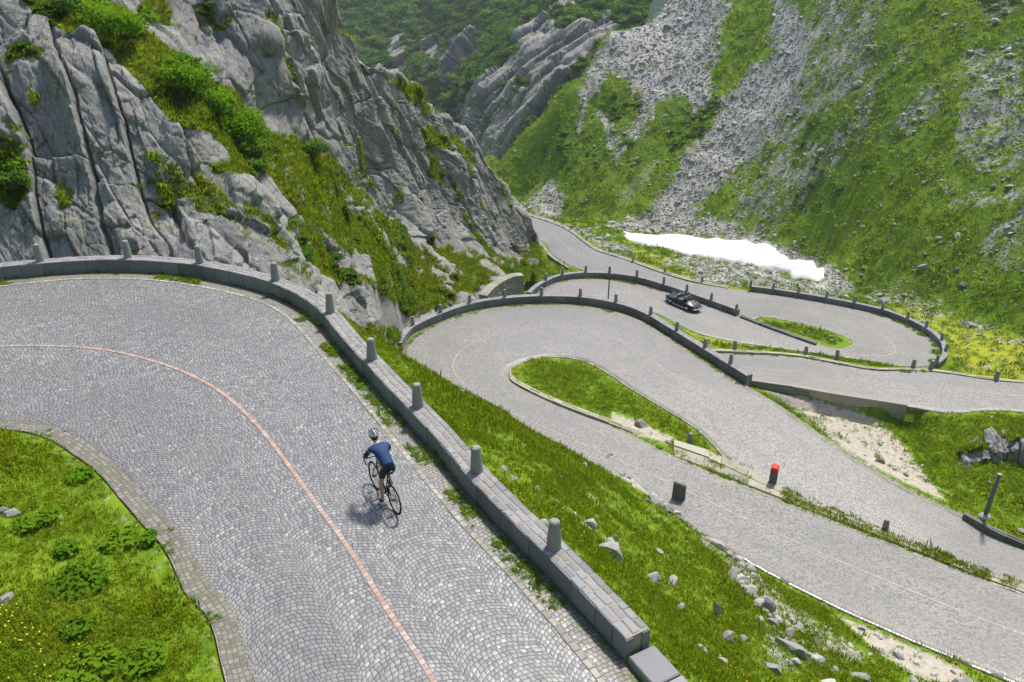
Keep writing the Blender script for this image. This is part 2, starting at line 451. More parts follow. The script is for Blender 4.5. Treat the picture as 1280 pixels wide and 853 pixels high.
def rock_mat(name, tone, far=0.0):
    b = B(name); p = b.pos(); x, y, z = b.sep(p)
    cell = b.attr('cell'); crack = b.attr('crack'); veg = b.attr('veg')
    k = 1.0 if not far else .22
    # fractures and streaks run along the steep dip of the slabs
    q = b.comb(x + z * .33, y, z * .22)
    n1 = b.noise(.55 * k, 6, .68, p); n2 = b.noise(2.2 * k, 7, .72, q); n3 = b.noise(9 * k, 6, .75, q); n4 = b.noise(30 * k, 3, .7, p)
    c = b.ramp(cell, [(0, tuple(t * .70 for t in tone)), (.5, tone), (1, tuple(t * 1.25 for t in tone))])
    c = b.mix(b.step(n2, .42, .68) * .55, c, tuple(t * .55 for t in tone))
    c = b.mix(b.step(n3, .5, .75) * .45, c, tuple(t * 1.55 for t in tone))
    c = b.mix(b.step(n1, .52, .7) * .5, c, (tone[0] * 1.15, tone[1] * 1.04, tone[2] * .85))
    lich = b.step(b.noise(.8 * k, 6, .72, b.vadd(p, (9, 4, 17))), .54, .68) * b.step(n3, .35, .6)
    c = b.mix(lich * .6, c, (tone[0] * 1.12, tone[1] * 1.16, tone[2] * .55))
    drip = b.step(b.noise(.9 * k, 5, .65, b.comb(x + z * .33, y, z * .07)), .55, .72); c = b.mix(drip * .45, c, tuple(t * .42 for t in tone))
    hair = b.step(b.vor(1.5 * k, b.vadd(q, b.vmul(b.noise(1.1 * k, 3, .6, p, color=True), (.7, .7, .7))), 'DISTANCE_TO_EDGE'), .0, .02)
    hair2 = b.step(b.vor(3.6 * k, b.vadd(q, b.vmul(b.noise(2.4 * k, 3, .6, p, color=True), (.35, .35, .35))), 'DISTANCE_TO_EDGE'), .0, .03)
    c = b.mix((1 - hair) * .8, c, (.07, .065, .058)); c = b.mix((1 - hair2) * b.step(n1, .4, .6) * .5, c, (.10, .095, .085)); c = b.mix(b.step(crack, .5, 1.0) * .3, c, (.095, .095, .08))
    c = b.mix(b.step(n4, .6, .78) * .3, c, (.48, .47, .45))
    g1 = b.noise(1.1 * k, 5, .7, p); g2 = b.noise(7 * k, 4, .7, p)
    g = b.ramp(g1, [(.25, (.035, .07, .006)), (.5, (.075, .115, .009)), (.75, (.14, .135, .022))])
    g = b.mix(b.step(g2, .4, .7) * .5, g, (.11, .15, .012))
    gm = b.step(veg + (g2 - .5) * .75 + (g1 - .5) * .35, .42, .56)
    c = b.mix(gm, c, g)
    h = n3 * .6 + n2 * .6 + hair * .5 + hair2 * .18 + n4 * .28
    M[name] = b.pbr(c, .9, b.bump(h, .75 if not far else .9, .12 if not far else .6), .22)
rock_mat('granite_cliff', (.262, .258, .248))
rock_mat('far_cliff', (.33, .32, .30), 1)

def grass_mat(name, c0, c1, c2, tr=.35, up=.75):
    b = B(name); r = b.rnd(); p = b.pos()
    n = b.noise(.45, 4, .65, p); b.up = up
    g = b.ramp(r * .55 + n * .6 - .05, [(.1, c0), (.5, c1), (.9, c2)])
    M[name] = b.leafy(g, tr)
grass_mat('grass_blade', (.095, .165, .006), (.180, .270, .008), (.28, .30, .022), .45, .85)
grass_mat('meadow_tuft', (.085, .165, .007), (.150, .27, .010), (.23, .30, .022), .4, .85)
grass_mat('shrub_leaf', (.035, .10, .014), (.075, .165, .018), (.14, .225, .022), .4, .45)
grass_mat('alder_leaf', (.09, .20, .010), (.15, .30, .012), (.23, .37, .02), .45, .5)
grass_mat('weed_leaf', (.07, .165, .010), (.115, .23, .012), (.18, .28, .016), .45, .6)
simple('petal', (.72, .52, .03), .6)
b = B('snow'); p = b.pos(); n = b.noise(.5, 6, .7, p); n2 = b.noise(2.2, 5, .7, p); c = b.mix(b.step(n, .45, .7) * .6, (.66, .665, .685), (.50, .475, .44)); c = b.mix(b.step(n2, .62, .74) * .5, c, (.34, .31, .27)); M['snow'] = b.pbr(c, .7, b.bump(n * .7 + n2 * .3, .6, .15), .2)
simple('bark', (.12, .09, .06), .9)
b = B('scree_rock'); r = b.rnd(); c = b.ramp(r, [(0, (.21, .20, .185)), (.5, (.345, .33, .30)), (.85, (.44, .42, .38)), (1, (.55, .525, .475))])
c = b.mix(b.noise(3, 4, .7, b.obj()) * .5, c, (.2, .2, .19)); M['scree_rock'] = b.pbr(c, .9, None, .2)
simple('jersey', (.006, .036, .115), .75, vary=.08); simple('sleeve', (.006, .018, .042), .75)
simple('lycra', (.012, .016, .024), .6); simple('skin', (.46, .27, .18), .55, vary=.06); simple('helmet_shell', (.58, .60, .62), .35)
simple('black_plastic', (.012, .012, .013), .45); simple('rubber', (.018, .018, .018), .8); simple('carbon', (.02, .03, .035), .3, coat=.4)
simple('steel', (.55, .55, .55), .3, 1.0); simple('hair', (.03, .02, .012), .7); simple('shoe', (.015, .015, .018), .5)
simple('car_paint', (.005, .010, .015), .38, spec=.35, vary=.05, coat=.15); simple('chrome', (.75, .75, .76), .14, 1.0, vary=.02)
simple('leather', (.02, .018, .018), .6); simple('white_shirt', (.62, .62, .64), .8); simple('dark_shirt', (.22, .24, .28), .8)
simple('lamp_red', (.35, .015, .01), .3); simple('lamp_glass', (.7, .7, .68), .15); simple('red_paint', (.52, .028, .022), .5); simple('timber', (.135, .125, .115), .8, vary=.25, scale=20)
simple('hood_cloth', (.015, .015, .017), .85)
b = B('windscreen'); M['windscreen'] = b.pbr((.75, .82, .85), .04, None, .5, 0, .9)
# ------------------------------------------------------------------ roads: pairs of edge points (outer | inner)
xy = lambda q, z: np.array([q[0], q[1], z])
P3 = lambda *a: np.array(a, float)
def l1(x, y): return np.array([x, y, zL1(x, y)])
road_L1 = [
    (l1(-33, 0), l1(-22, 1.5)), (l1(-34, 8), l1(-21.8, 8)), (l1(-32, 17), l1(-20, 13.5)), (l1(-27, 24), l1(-17.5, 16.2)),
    (at1(-75, 361), l1(-15, 17.1)), (at1(0, 351), at1(0, 538)), (at1(102, 341.5), at1(34, 541)), (at1(204, 343), at1(68, 552)), (at1(306, 359.5), at1(117, 586)),
    (at1(374, 386), at1(141, 611)), (at1(434, 446), at1(165, 640)), (at1(502, 521), at1(206, 687)), (at1(592, 625), at1(233, 742)), (at1(692, 728), at1(261, 773)),
    (at1(781, 826), at1(282, 853)), (l1(2.9, 8.3), l1(-3.6, 7.4)), (l1(4.6, 5.6), l1(-1.9, 4.2)), (l1(8, 0), l1(1, -1)), (l1(14, -9), l1(7, -11))]
tip = lambda u, v, z: at(u, v, z)
zB = lambda u: -14.75 + (u - 850) * (1.75 / 426)       # road B along the strip wall
def strip_in(u, v, zA):                                 # road A's edge lies under the far face of the strip wall
    q = at(u, v, zB(u) + .12); return np.array([q[0], q[1], zA])
road_L2 = [
    (P3(34, 8, -10.5), P3(37, 13, -10.5)), (P3(26, 14, -11.5), P3(29.5, 19, -11.7)), (at(1262, 853, -12.4), at(1276, 738, -13)), (at(1090, 781, -13), at(1142, 688, -13.5)),
    (at(972, 724, -13.5), at(994, 631, -14.1)), (P3(6.7, 34, -14.5), at(850, 573, -14.7)), (P3(-.5, 40.3, -14.9), at(757, 527, -15)), (P3(-4.6, 44.4, -15), at(685, 499, -15)), (P3(-7.6, 49, -15), at(640, 473, -15)),
    (at(505, 433, -15), at(636, 467, -15)), (at(550, 402.5, -15), at(641, 460, -15)), (at(631, 382, -15), at(660, 452, -15)), (at(723, 380.5, -15), at(689, 447, -15)), (at(801, 399, -15), at(726, 451, -15)),
    (at(846, 425, -15), at(760, 468, -15)), (at(884, 450, -15), at(791, 489, -15)), (at(931, 481, -15.05), at(850, 524, -15.1)), (at(976, 508, -15.2), at(884, 550, -15.2)), (at(1054, 562, -15.5), strip_in(946, 594, -15.4)),
    (at(1125, 605, -15.8), strip_in(1015, 627, -15.7)), (at(1207, 645, -16.1), strip_in(1101, 660, -16)), (at(1280, 679, -16.5), strip_in(1211, 709, -16.3)), (P3(38, 25, -17.5), P3(33, 22.5, -17)), (P3(48, 18, -18), P3(43, 15.5, -17.8))]
road_L3 = [
    (P3(50, 42, -16), P3(52.5, 47, -16.2)), (at(1280, 516, -17), at(1280, 478, -17.1)), (at(1190, 517, -17.4), at(1173, 464, -17.5)), (at(1135, 509, -17.6), at(1088, 461, -17.7)), (at(1030, 493, -17.8), at(1000, 445, -18)), (at(936, 478, -18), at(884, 438, -18.3)),
    (P3(12.7, 58.6, -18.4), P3(14.2, 63.5, -18.6)), (P3(6.8, 65, -18.6), P3(12.6, 66, -18.7)), (P3(3, 69.2, -18.6), P3(11.6, 68, -18.7)), (P3(2.2, 74, -18.6), P3(11.8, 69.6, -18.7)), (at(700, 351, -18.6), P3(12.8, 70.3, -18.8)), (at(760, 348.5, -18.8), P3(14.2, 69.6, -18.9)),
    (at(850, 369.5, -19.2), at(868, 416, -19.2)), (at(923, 396, -19.6), at(918, 428, -19.5)), (at(986, 417.5, -20), at(1003, 440, -20)), (at(1040, 435.5, -20.2), at(1080, 451, -20.25)), (at(1061, 433, -20.5), at(1139, 459, -20.5)), (at(1066, 430, -20.8), at(1171, 455, -20.8)), (at(1060, 423.5, -21), at(1176, 441, -20.9)),
    (at(1044, 416.5, -21.2), at(1166, 426, -21.1)), (at(1026, 411, -21.3), at(1142, 409, -21.3)), (at(1000, 404.5, -21.5), at(1108, 395, -21.5)), (at(980, 400.5, -21.7), at(1067, 385, -21.7)), (at(955, 396.5, -21.9), at(996, 372, -22)), (P3(24.3, 76.3, -22.3), at(936, 364.5, -22.2)),
    (P3(19, 81.3, -23), at(865, 351.5, -22.7)), (P3(14, 88.5, -23.7), at(830, 341.5, -23.2)), (at(724, 337.5, -24.6), at(775, 322, -24.1)), (at(707, 330.5, -25), at(742, 311, -24.7)), (at(688, 317, -25.5), at(712, 289, -25.3)), (at(676, 302, -26), at(690, 278.5, -25.8)), (P3(-3, 121, -26.5), at(655, 267.5, -26.4)), (P3(-16, 136, -28), P3(-12, 145, -28))]
def dense(road, n=10):
    L = crom([a for a, _ in road], n); Rr = crom([b_ for _, b_ in road], n); return L, Rr
DR = {k: dense(r) for k, r in (('L1', road_L1), ('L2', road_L2), ('L3', road_L3))}

# ------------------------------------------------------------------ terrain height from control points
ctl = []
def C(*p): ctl.append(p)
for k, (L, Rr) in DR.items():
    for e in (L, Rr):
        q = resample(e, 2.5)
        for p in q: ctl.append(tuple(p))
# ground just outside the walled edges
def off_edge(E, i0, i1, side, dist, dz, step=3.0):
    q = resample(E[i0:i1], step); T = tangents(q)
    Nn = np.stack([-T[:, 1], T[:, 0], np.zeros(len(T))], -1) * side
    for p, n in zip(q, Nn): ctl.append((p[0] + n[0] * dist, p[1] + n[1] * dist, p[2] + dz))
L1o, L1i = DR['L1']; L2o, L2i = DR['L2']; L3o, L3i = DR['L3']
off_edge(L1o, 50, 175, 1, 1.5, -.55)
off_edge(L1o, 50, 82, 1, 3.2, -2.2)
off_edge(L1i, 0, 150, -1, 2.5, .35)
off_edge(L2o, 92, 165, 1, 1.3, -2.6)
off_edge(L3o, 100, 130, 1, 1.5, -2.2)
off_edge(L3i, 160, 240, -1, 2.0, -.8)
off_edge(L3o, 28, 52, 1, 1.1, -.95)
# meadow slope between the upper road and hairpin two
for u, v, z in [(480, 436, -1.8), (505, 450, -3.0), (540, 475, -3.7), (575, 490, -4.6), (615, 508, -5.6), (655, 535, -6.3), (700, 558, -7.4), (740, 580, -8.6), (790, 598, -10.2), (560, 520, -1.6), (620, 560, -2.5), (680, 600, -3.6), (740, 640, -4.6), (800, 660, -7.4),
                (850, 650, -12.0), (900, 690, -11.3), (940, 722, -11.2), (700, 660, -1.9), (760, 700, -2.9), (820, 720, -5.2), (880, 760, -6.9), (960, 770, -9.6), (830, 790, -2.4), (900, 820, -4.8), (1000, 820, -8.6), (1060, 830, -10.4), (1130, 842, -11.7), (1000, 900, -6), (1150, 920, -9.5), (840, 870, -1.5)]:
    C(*at(u, v, z))
C(-6, 34, -9); C(-9, 40, -11); C(-10, 46, -13); C(-3, 36, -12.3)
C(16, 12, -7.5); C(24, 5, -7); C(30, 0, -6)
# island inside the upper hairpin, hill behind the camera
for p in [(-14, 11, 1.0), (-11, 10, .75), (-9, 7, .8), (-17, 4, 1.5), (-10, 0, 1.5), (-60, 0, 22), (-60, 40, 34), (-45, -30, 18), (0, -30, 4), (20, -40, 4), (60, -30, 0), (70, 0, -8), (-120, -60, 50), (0, -120, 40), (120, -60, 20)]: C(*p)
# between roads A and E
for u, v, z in [(985, 497, -15.9), (1010, 510, -16.6), (1060, 535, -16.5), (1110, 560, -16.5), (1160, 590, -16.4), (1100, 515, -17.7), (1150, 540, -17.3), (1200, 540, -16.9), (1260, 540, -16.3), (1240, 570, -15.4), (1275, 570, -14.9), (1230, 620, -16.0), (1275, 640, -16.2), (1330, 600, -15)]: C(*at(u, v, z))
# gully and snow below road C
for u, v, z in [(720, 276, -28), (760, 296, -27.6), (800, 312, -26.6), (850, 330, -26.2), (900, 345, -25.6), (960, 356, -24.6), (1020, 358, -24.0), (800, 298, -28.2), (860, 308, -28.2), (930, 320, -27.8), (1000, 338, -26.2), (1100, 382, -23), (1150, 392, -22.6), (1200, 410, -22.2), (1200, 450, -21.4), (1260, 460, -20.6), (1280, 430, -20.8), (1190, 470, -20.3), (1230, 488, -18.6)]: C(*at(u, v, z))
# right valley side: scree slope of about 32 degrees above its foot
foot = [(560, 205, -40), (620, 230, -33), (655, 252, -29.5), (700, 270, -28), (760, 285, -28.3), (860, 294, -28.3), (950, 308, -27.2), (1030, 335, -25.4), (1090, 362, -23.8), (1150, 380, -22.7), (1215, 398, -22.0), (1280, 416, -21.2), (1380, 440, -20.0), (1500, 470, -18)]
edge_v = {560: 203, 620: 192, 655: 164, 700: 116, 760: 46}
for u, v0, z0 in foot:
    d0 = atd(u, v0, 1.0); t0 = (CAMH - d0[2]); dist0 = (CAMH - z0) / t0
    C(*atd(u, v0, dist0))
    sl = .64; vs = [v0 - dv for dv in (35, 80, 130, 190, 250, 330, 450)]
    if u in edge_v: vs = [v for v in vs if v > edge_v[u] + 12] + [edge_v[u]]
    for v in vs:
        tn = CAMH - atd(u, v, 1.0)[2]
        dist = (CAMH - z0 + sl * dist0) / (sl + tn)
        if 0 < dist < 420: C(*atd(u, v, dist))
    if u in edge_v:
        p = atd(u, edge_v[u], dist); k = p[:2] / np.linalg.norm(p[:2])
        for a, dz in ((6, -4), (14, -14), (26, -26), (45, -42)): C(p[0] + k[0] * a, p[1] + k[1] * a, p[2] + dz)
# valley floor running away between the mountains, outer rim
for p in [(-14, 175, -38), (-25, 210, -46), (-32, 260, -56), (-30, 320, -62), (-10, 380, -70), (-60, 150, -20), (-80, 200, -20), (-120, 100, 30), (-120, 260, -55), (-50, 250, -60), (-95, 310, -60), (-60, 350, -65), (-90, 200, -45), (-50, 155, -35), (-75, 160, -38), (-130, 180, -30), (40, 330, -60), (20, 230, -50), (40, 260, -50), (60, 400, -40), (150, 330, 60), (180, 160, 80), (170, 60, 60), (140, 0, 30), (260, 200, 140), (0, 600, -60), (-200, 500, -50), (-60, 430, -75), (-120, 420, -70), (0, 480, -75), (60, 480, -60), (220, 600, 150), (-300, 200, 160), (-300, -200, 120), (0, -400, 140), (300, -200, 130), (400, 200, 220)]: C(*p)

# left rock massif: forward distance of its surface as seen (pixel u, v, distance)
MS = []
def mrow(u, *vd): MS.extend((u, v, d) for v, d in vd)
mrow(-300, (390, 30.5), (200, 34), (0, 40), (-250, 52))
mrow(0, (356, 30.6), (290, 32.2), (200, 34.4), (100, 37), (0, 40), (-150, 46), (-260, 52))
mrow(100, (350, 31.4), (280, 33.2), (200, 35.2), (100, 38), (40, 41.5), (0, 45), (-150, 52), (-260, 57))
mrow(190, (350, 31.8), (250, 34.6), (150, 37.5), (80, 40), (40, 45), (0, 48.5), (-150, 56), (-260, 61))
mrow(250, (355, 32.2), (250, 35.8), (180, 37.6), (140, 39.2), (100, 43), (60, 48.5), (20, 51), (-100, 55), (-260, 63))
mrow(330, (372, 33.2), (300, 37), (230, 40.5), (195, 43.5), (165, 48.5), (140, 51), (80, 52.6), (70, 53.6), (55, 52.4), (0, 55), (-150, 60), (-260, 65))
mrow(380, (395, 34.5), (300, 42.5), (240, 47), (205, 52), (180, 55), (100, 57.5), (0, 60.5), (-150, 65), (-260, 70))
mrow(430, (425, 39.5), (380, 43.2), (350, 46.5), (300, 52), (260, 57), (235, 60.5), (190, 63), (120, 65.2), (40, 69))
mrow(470, (440, 46), (400, 47.6), (350, 51), (300, 58), (262, 64), (220, 69), (160, 71), (90, 75))
mrow(500, (450, 53.4), (430, 54.4), (405, 55.8), (385, 57.2), (350, 60.5), (300, 66), (275, 70), (220, 74), (160, 77), (108, 80))
mrow(530, (420, 58.6), (400, 59.8), (385, 61.2), (350, 64.5))
mrow(560, (408, 61.6), (380, 64.0), (350, 68), (320, 75), (302, 79), (250, 84), (200, 87.5), (155, 92))
mrow(600, (392, 64.2), (365, 67.5), (340, 74), (320, 82), (300, 86), (260, 90.5), (215, 96))
mrow(640, (380, 66.4), (365, 70.5), (345, 82), (330, 93), (300, 98), (250, 105))
mrow(672, (362, 76), (340, 90), (325, 100), (305, 107))
MS = np.array(MS, float)
ridge = np.array([(330, -330), (372, -260), (395, -120), (405, -40), (411, 0), (436, 44), (455, 68), (476, 87), (500, 97), (520, 109), (545, 142), (571, 160), (596, 185), (618, 214), (636, 243), (658, 280), (668, 298), (676, 318)], float)
mbot = np.array([(-300, 400), (0, 362), (100, 352), (250, 360), (340, 384), (390, 404), (430, 436), (470, 450), (490, 442), (502, 430), (517, 413), (550, 398), (600, 386), (622, 375), (640, 363), (655, 355), (668, 343), (676, 330)], float)
class RBF:
    def __init__(s, X, Y, sm=1e-3):
        X = np.asarray(X, float); s.X = X; n = len(X)
        A = np.sqrt(((X[:, None] - X[None]) ** 2).sum(-1)) + np.eye(n) * -sm
        P = np.concatenate([np.ones((n, 1)), X], 1)
        K = np.block([[A, P], [P.T, np.zeros((3, 3))]])
        s.w = np.linalg.solve(K, np.concatenate([Y, np.zeros(3)]))
    def __call__(s, Q):
        out = np.empty(len(Q)); n = len(s.X)
        for i in range(0, len(Q), 20000):
            q = Q[i:i + 20000]
            A = np.sqrt(((q[:, None, 0] - s.X[None, :, 0]) ** 2 + (q[:, None, 1] - s.X[None, :, 1]) ** 2))
            out[i:i + 20000] = A @ s.w[:n] + s.w[n] + q @ s.w[n + 1:]
        return out
MR = RBF(MS[:, :2] / 100, np.log(MS[:, 2]), .004)
def massif_d(u, v):
    return np.exp(MR(np.stack([np.ravel(u), np.ravel(v)], -1) / 100)).reshape(np.shape(u))
# terrain passes under the massif
for u in range(-300, 676, 45):
    vt = np.interp(u, ridge[:, 0], ridge[:, 1]) if u > 330 else -330; vb = np.interp(u, mbot[:, 0], mbot[:, 1])
    for t, sink in ((.0, .8), (.15, 2.5), (.35, 4), (.6, 5), (.85, 6), (1.0, 7)):
        v = vb + (vt - vb) * t; p = atd(u, v, massif_d(np.array([u]), np.array([v]))[0] + (1.0 + sink * .6)); C(p[0], p[1], p[2] - sink)
cc = np.array(ctl); keep = []; seen = {}
for i, p in enumerate(cc):
    k = (round(p[0] / .5), round(p[1] / .5))
    if k in seen: continue
    seen[k] = 1; keep.append(i)
cc = cc[keep]
TR = RBF(cc[:, :2], cc[:, 2], .01)

TH = R(1) * np.concatenate([np.linspace(-180, -46, 60)[:-1], np.linspace(-46, 46, 860), np.linspace(46, 180, 60)[1:]])
RR = np.concatenate([np.linspace(.3, 4.5, 14)[:-1], np.geomspace(4.5, 300, 760)[:-1], np.geomspace(300, 900, 40)])
def terrain_coarse():
    th = TH[::2]; rr = RR[::2]
    th = np.append(th, TH[-1]) if th[-1] != TH[-1] else th; rr = np.append(rr, RR[-1]) if rr[-1] != RR[-1] else rr
    t, r = np.meshgrid(th, rr, indexing='ij')
    h = TR(np.stack([(r * np.sin(t)).ravel(), (r * np.cos(t)).ravel()], -1)).reshape(t.shape)
    # upsample
    i = np.interp(TH, th, np.arange(len(th))); j = np.interp(RR, rr, np.arange(len(rr)))
    i0 = np.minimum(i.astype(int), len(th) - 2); j0 = np.minimum(j.astype(int), len(rr) - 2); fi = (i - i0)[:, None]; fj = (j - j0)[None]
    g = lambda a, c: h[np.ix_(i0 + a, j0 + c)]
    return (g(0, 0) * (1 - fj) + g(0, 1) * fj) * (1 - fi) + (g(1, 0) * (1 - fj) + g(1, 1) * fj) * fi
TT, RG = np.meshgrid(TH, RR, indexing='ij')
GX, GY = RG * np.sin(TT), RG * np.cos(TT)
GZ = terrain_coarse()
GZ = np.where(GZ > 58, 58 + 22 * (1 - np.exp(-(GZ - 58) / 120)), GZ)
# road influence
best = np.full(GX.shape, 1e9); rz = np.zeros(GX.shape)
fx, fy = GX.ravel(), GY.ravel()
for k, (L, Rr) in DR.items():
    lo = np.minimum(L, Rr).min(0) - 4; hi = np.maximum(L, Rr).max(0) + 4
    sel = np.where((fx > lo[0]) & (fx < hi[0]) & (fy > lo[1]) & (fy < hi[1]))[0]
    L = resample(L, .9) if False else L
    A = L[:, :2]; D = (Rr - L)[:, :2]; LL = (D ** 2).sum(1) + 1e-9
    # densify along the road
    for i in range(0, len(sel), 6000):
        s_ = sel[i:i + 12000]; px = fx[s_][:, None]; py = fy[s_][:, None]
        bd = np.full(len(s_), 1e9); bz = np.zeros(len(s_))
        # quads as segments between consecutive stations: use station lines at 3 sub positions
        for f in (0, .25, .5, .75):
            A2 = A[:-1] * (1 - f) + A[1:] * f; D2 = D[:-1] * (1 - f) + D[1:] * f; l2 = (D2 ** 2).sum(1) + 1e-9
            z0 = L[:-1, 2] * (1 - f) + L[1:, 2] * f; z1 = Rr[:-1, 2] * (1 - f) + Rr[1:, 2] * f
            t = ((px - A2[:, 0]) * D2[:, 0] + (py - A2[:, 1]) * D2[:, 1]) / l2; tc = np.clip(t, 0, 1)
            dd = (px - A2[:, 0] - tc * D2[:, 0]) ** 2 + (py - A2[:, 1] - tc * D2[:, 1]) ** 2
            j = dd.argmin(1); m = dd[np.arange(len(j)), j]; tj = tc[np.arange(len(j)), j]
            u = m < bd; bd[u] = m[u]; bz[u] = (z0[j] + (z1[j] - z0[j]) * tj)[u]
        bd = np.sqrt(bd); o = best.ravel()[s_]; u = bd < o
        best.ravel()[s_[u]] = bd[u]; rz.ravel()[s_[u]] = bz[u]
for k, (L, Rr) in DR.items():      # exact distance outside each road's outline
    ol = np.concatenate([L[::2, :2], L[-1:, :2], Rr[::-1, :2][::2], Rr[:1, :2]], 0)
    lo, hi = ol.min(0) - 1, ol.max(0) + 1
    sel = np.where((best.ravel() < 1.3) & (fx > lo[0]) & (fx < hi[0]) & (fy > lo[1]) & (fy < hi[1]) & (np.abs(TT.ravel()) < R(75)))[0]
    sdr = poly_sd(fx[sel], fy[sel], ol); near = sdr > -1.2
    bb = best.ravel(); exact = np.maximum(0, -sdr)
    if k == 'L1': seen_ = np.zeros(bb.shape, bool); new_ = np.full(bb.shape, 9.0)
    new_[sel[near]] = np.minimum(new_[sel[near]], exact[near]); seen_[sel[near]] = True
best = np.where(seen_.reshape(best.shape), new_.reshape(best.shape), np.maximum(best, np.where(np.abs(TT) < R(75), 1.0 * (best < 1.0), best)))
w = 1 - sstep(.30, .95, best)
PU, PV = project(np.stack([GX, GY, GZ], -1))
# ground relief: hummocks everywhere, gullies and ribs down the far slope
nm = fbm(xy3(GX, GY, .22), 4, 3) * .55 + fbm(xy3(GX, GY, .9), 3, 9) * .16
fade = sstep(0.6, 4.0, best)
far = sstep(70, 130, RG)
sx, sy = .80, -.60                                       # across-slope axis of the right valley side
al_ = GX * .45 + GY * .89; ac_ = GX * .89 - GY * .45
rib = fbm(np.stack([ac_ * .10, al_ * .018, GZ * 0 + 5], -1), 4, 21)
GZ = GZ * 1.0 + nm * fade * (.45 + .6 * far) + rib * far * 2.2 * sstep(.5, 6, best) + fbm(xy3(GX, GY, .35), 4, 33) * far * .7
GZ = GZ * (1 - w) + (rz - .06 + .095 * sstep(.0, .09, best)) * w
base5 = np.array([at(u, v, z) for u, v, z in [(938, 476.5, -18), (985, 483, -17.9), (1030, 491, -17.8), (1080, 499, -17.7), (1134, 507.5, -17.6)]])
q5 = resample(crom(base5, 8), .5); s5 = arclen(q5); T5 = tangents(q5)
m5 = (GX > 14) & (GX < 32) & (GY > 42) & (GY < 58); ix = np.argwhere(m5)
px, py = GX[m5], GY[m5]; dd = (px[:, None] - q5[None, :, 0]) ** 2 + (py[:, None] - q5[None, :, 1]) ** 2; j5 = dd.argmin(1)
lat = (px - q5[j5, 0]) * T5[j5, 1] - (py - q5[j5, 1]) * T5[j5, 0]; frac = s5[j5] / s5[-1]; dlon = np.abs((px - q5[j5, 0]) * T5[j5, 0] + (py - q5[j5, 1]) * T5[j5, 1])
drop = (.25 + .85 * frac) * sstep(.22, .36, lat) * (1 - sstep(.8, 4.5, lat)) * (1 - sstep(.5, 1.5, dlon)); top5 = np.interp(j5, np.arange(len(q5)), q5[:, 2]) + .02
gz5 = np.where(lat > .2, np.minimum(GZ[m5], top5 + .3), GZ[m5]) - drop; GZ[m5] = gz5
PU, PV = project(np.stack([GX, GY, GZ], -1))
def ground(x, y):
    t = np.arctan2(x, y); r = np.hypot(x, y)
    i = np.interp(t, TH, np.arange(len(TH))); j = np.interp(r, RR, np.arange(len(RR)))
    i0 = np.minimum(np.floor(i).astype(int), len(TH) - 2); j0 = np.minimum(np.floor(j).astype(int), len(RR) - 2); fi = i - i0; fj = j - j0
    return (GZ[i0, j0] * (1 - fi) + GZ[i0 + 1, j0] * fi) * (1 - fj) + (GZ[i0, j0 + 1] * (1 - fi) + GZ[i0 + 1, j0 + 1] * fi) * fj
def roaddist(x, y):
    t = np.arctan2(x, y); r = np.hypot(x, y)
    i = np.rint(np.interp(t, TH, np.arange(len(TH)))).astype(int); j = np.rint(np.interp(r, RR, np.arange(len(RR)))).astype(int)
    return best[i, j]
def on_ground(u, v, dmin=8.0):
    """first point of the terrain along the photo's ray"""
    s = np.geomspace(dmin, 420, 1500); p = atd(u, v, s); g = ground(p[:, 0], p[:, 1])
    hit = np.where(p[:, 2] <= g)[0]
    k = hit[0] if len(hit) else len(s) - 1
    q = p[k]; return np.array([q[0], q[1], ground(np.array([q[0]]), np.array([q[1]]))[0]])

# ------------------------------------------------------------------ what grows or lies where
def region(U, V, polys, soft):
    m = np.zeros(U.shape)
    for p in polys: m = np.maximum(m, sstep(-soft, soft, poly_sd(U, V, p)))
    return m
scree_full = [
    [(790, -260), (900, -260), (909, 0), (898, 73), (878, 145), (860, 138), (847, 120), (818, 131), (803, 156), (785, 174), (779, 162), (796, 142), (785, 105), (770, 92), (758, 105), (735, 140), (720, 162), (716, 155), (726, 120), (734, 94), (720, 90), (738, 69), (771, 33), (782, 0)],
    [(752, 140), (760, 142), (774, 182), (764, 200), (757, 185)],
    [(955, -260), (1010, -260), (990, 0), (1013, 40), (1009, 91), (984, 153), (958, 178), (929, 214), (885, 254), (862, 284), (800, 290), (815, 262), (820, 247), (856, 196), (893, 160), (907, 120), (933, 98), (940, 80), (960, 73), (964, 22)],
    [(752, 284), (790, 268), (830, 262), (880, 275), (945, 292), (1010, 320), (1060, 345), (1075, 362), (1035, 358), (1030, 336), (960, 306), (860, 296), (800, 292)],
    [(650, 258), (672, 236), (690, 216), (701, 240), (698, 275), (670, 266)],
    [(850, 318), (900, 328), (960, 340), (1030, 355), (1060, 362), (1040, 372), (1000, 366), (940, 358), (880, 346), (835, 330)],
    [(700, 284), (760, 300), (790, 314), (762, 314), (735, 300)]]
scree_half = [
    [(1000, -200), (1085, -200), (1075, 30), (1104, 62), (1085, 120), (1040, 152), (990, 190), (950, 215), (930, 225), (985, 153), (1009, 91)],
    [(1110, 50), (1150, 45), (1135, 85), (1110, 95)],
    [(1195, 55), (1290, 45), (1290, 215), (1240, 230), (1180, 190), (1185, 120)],
    [(1150, 215), (1290, 235), (1290, 270), (1190, 262)],
    [(905, 258), (965, 220), (985, 230), (930, 275)],
    [(1060, 360), (1120, 352), (1200, 385), (1290, 415), (1290, 440), (1200, 410), (1130, 392), (1080, 380)],
    [(820, 600), (870, 640), (925, 690), (985, 735), (1040, 780), (1090, 815), (1060, 850), (1010, 830), (960, 775), (900, 710), (840, 660), (800, 640)],
    [(940, 775), (1000, 790), (1010, 850), (950, 840)]]
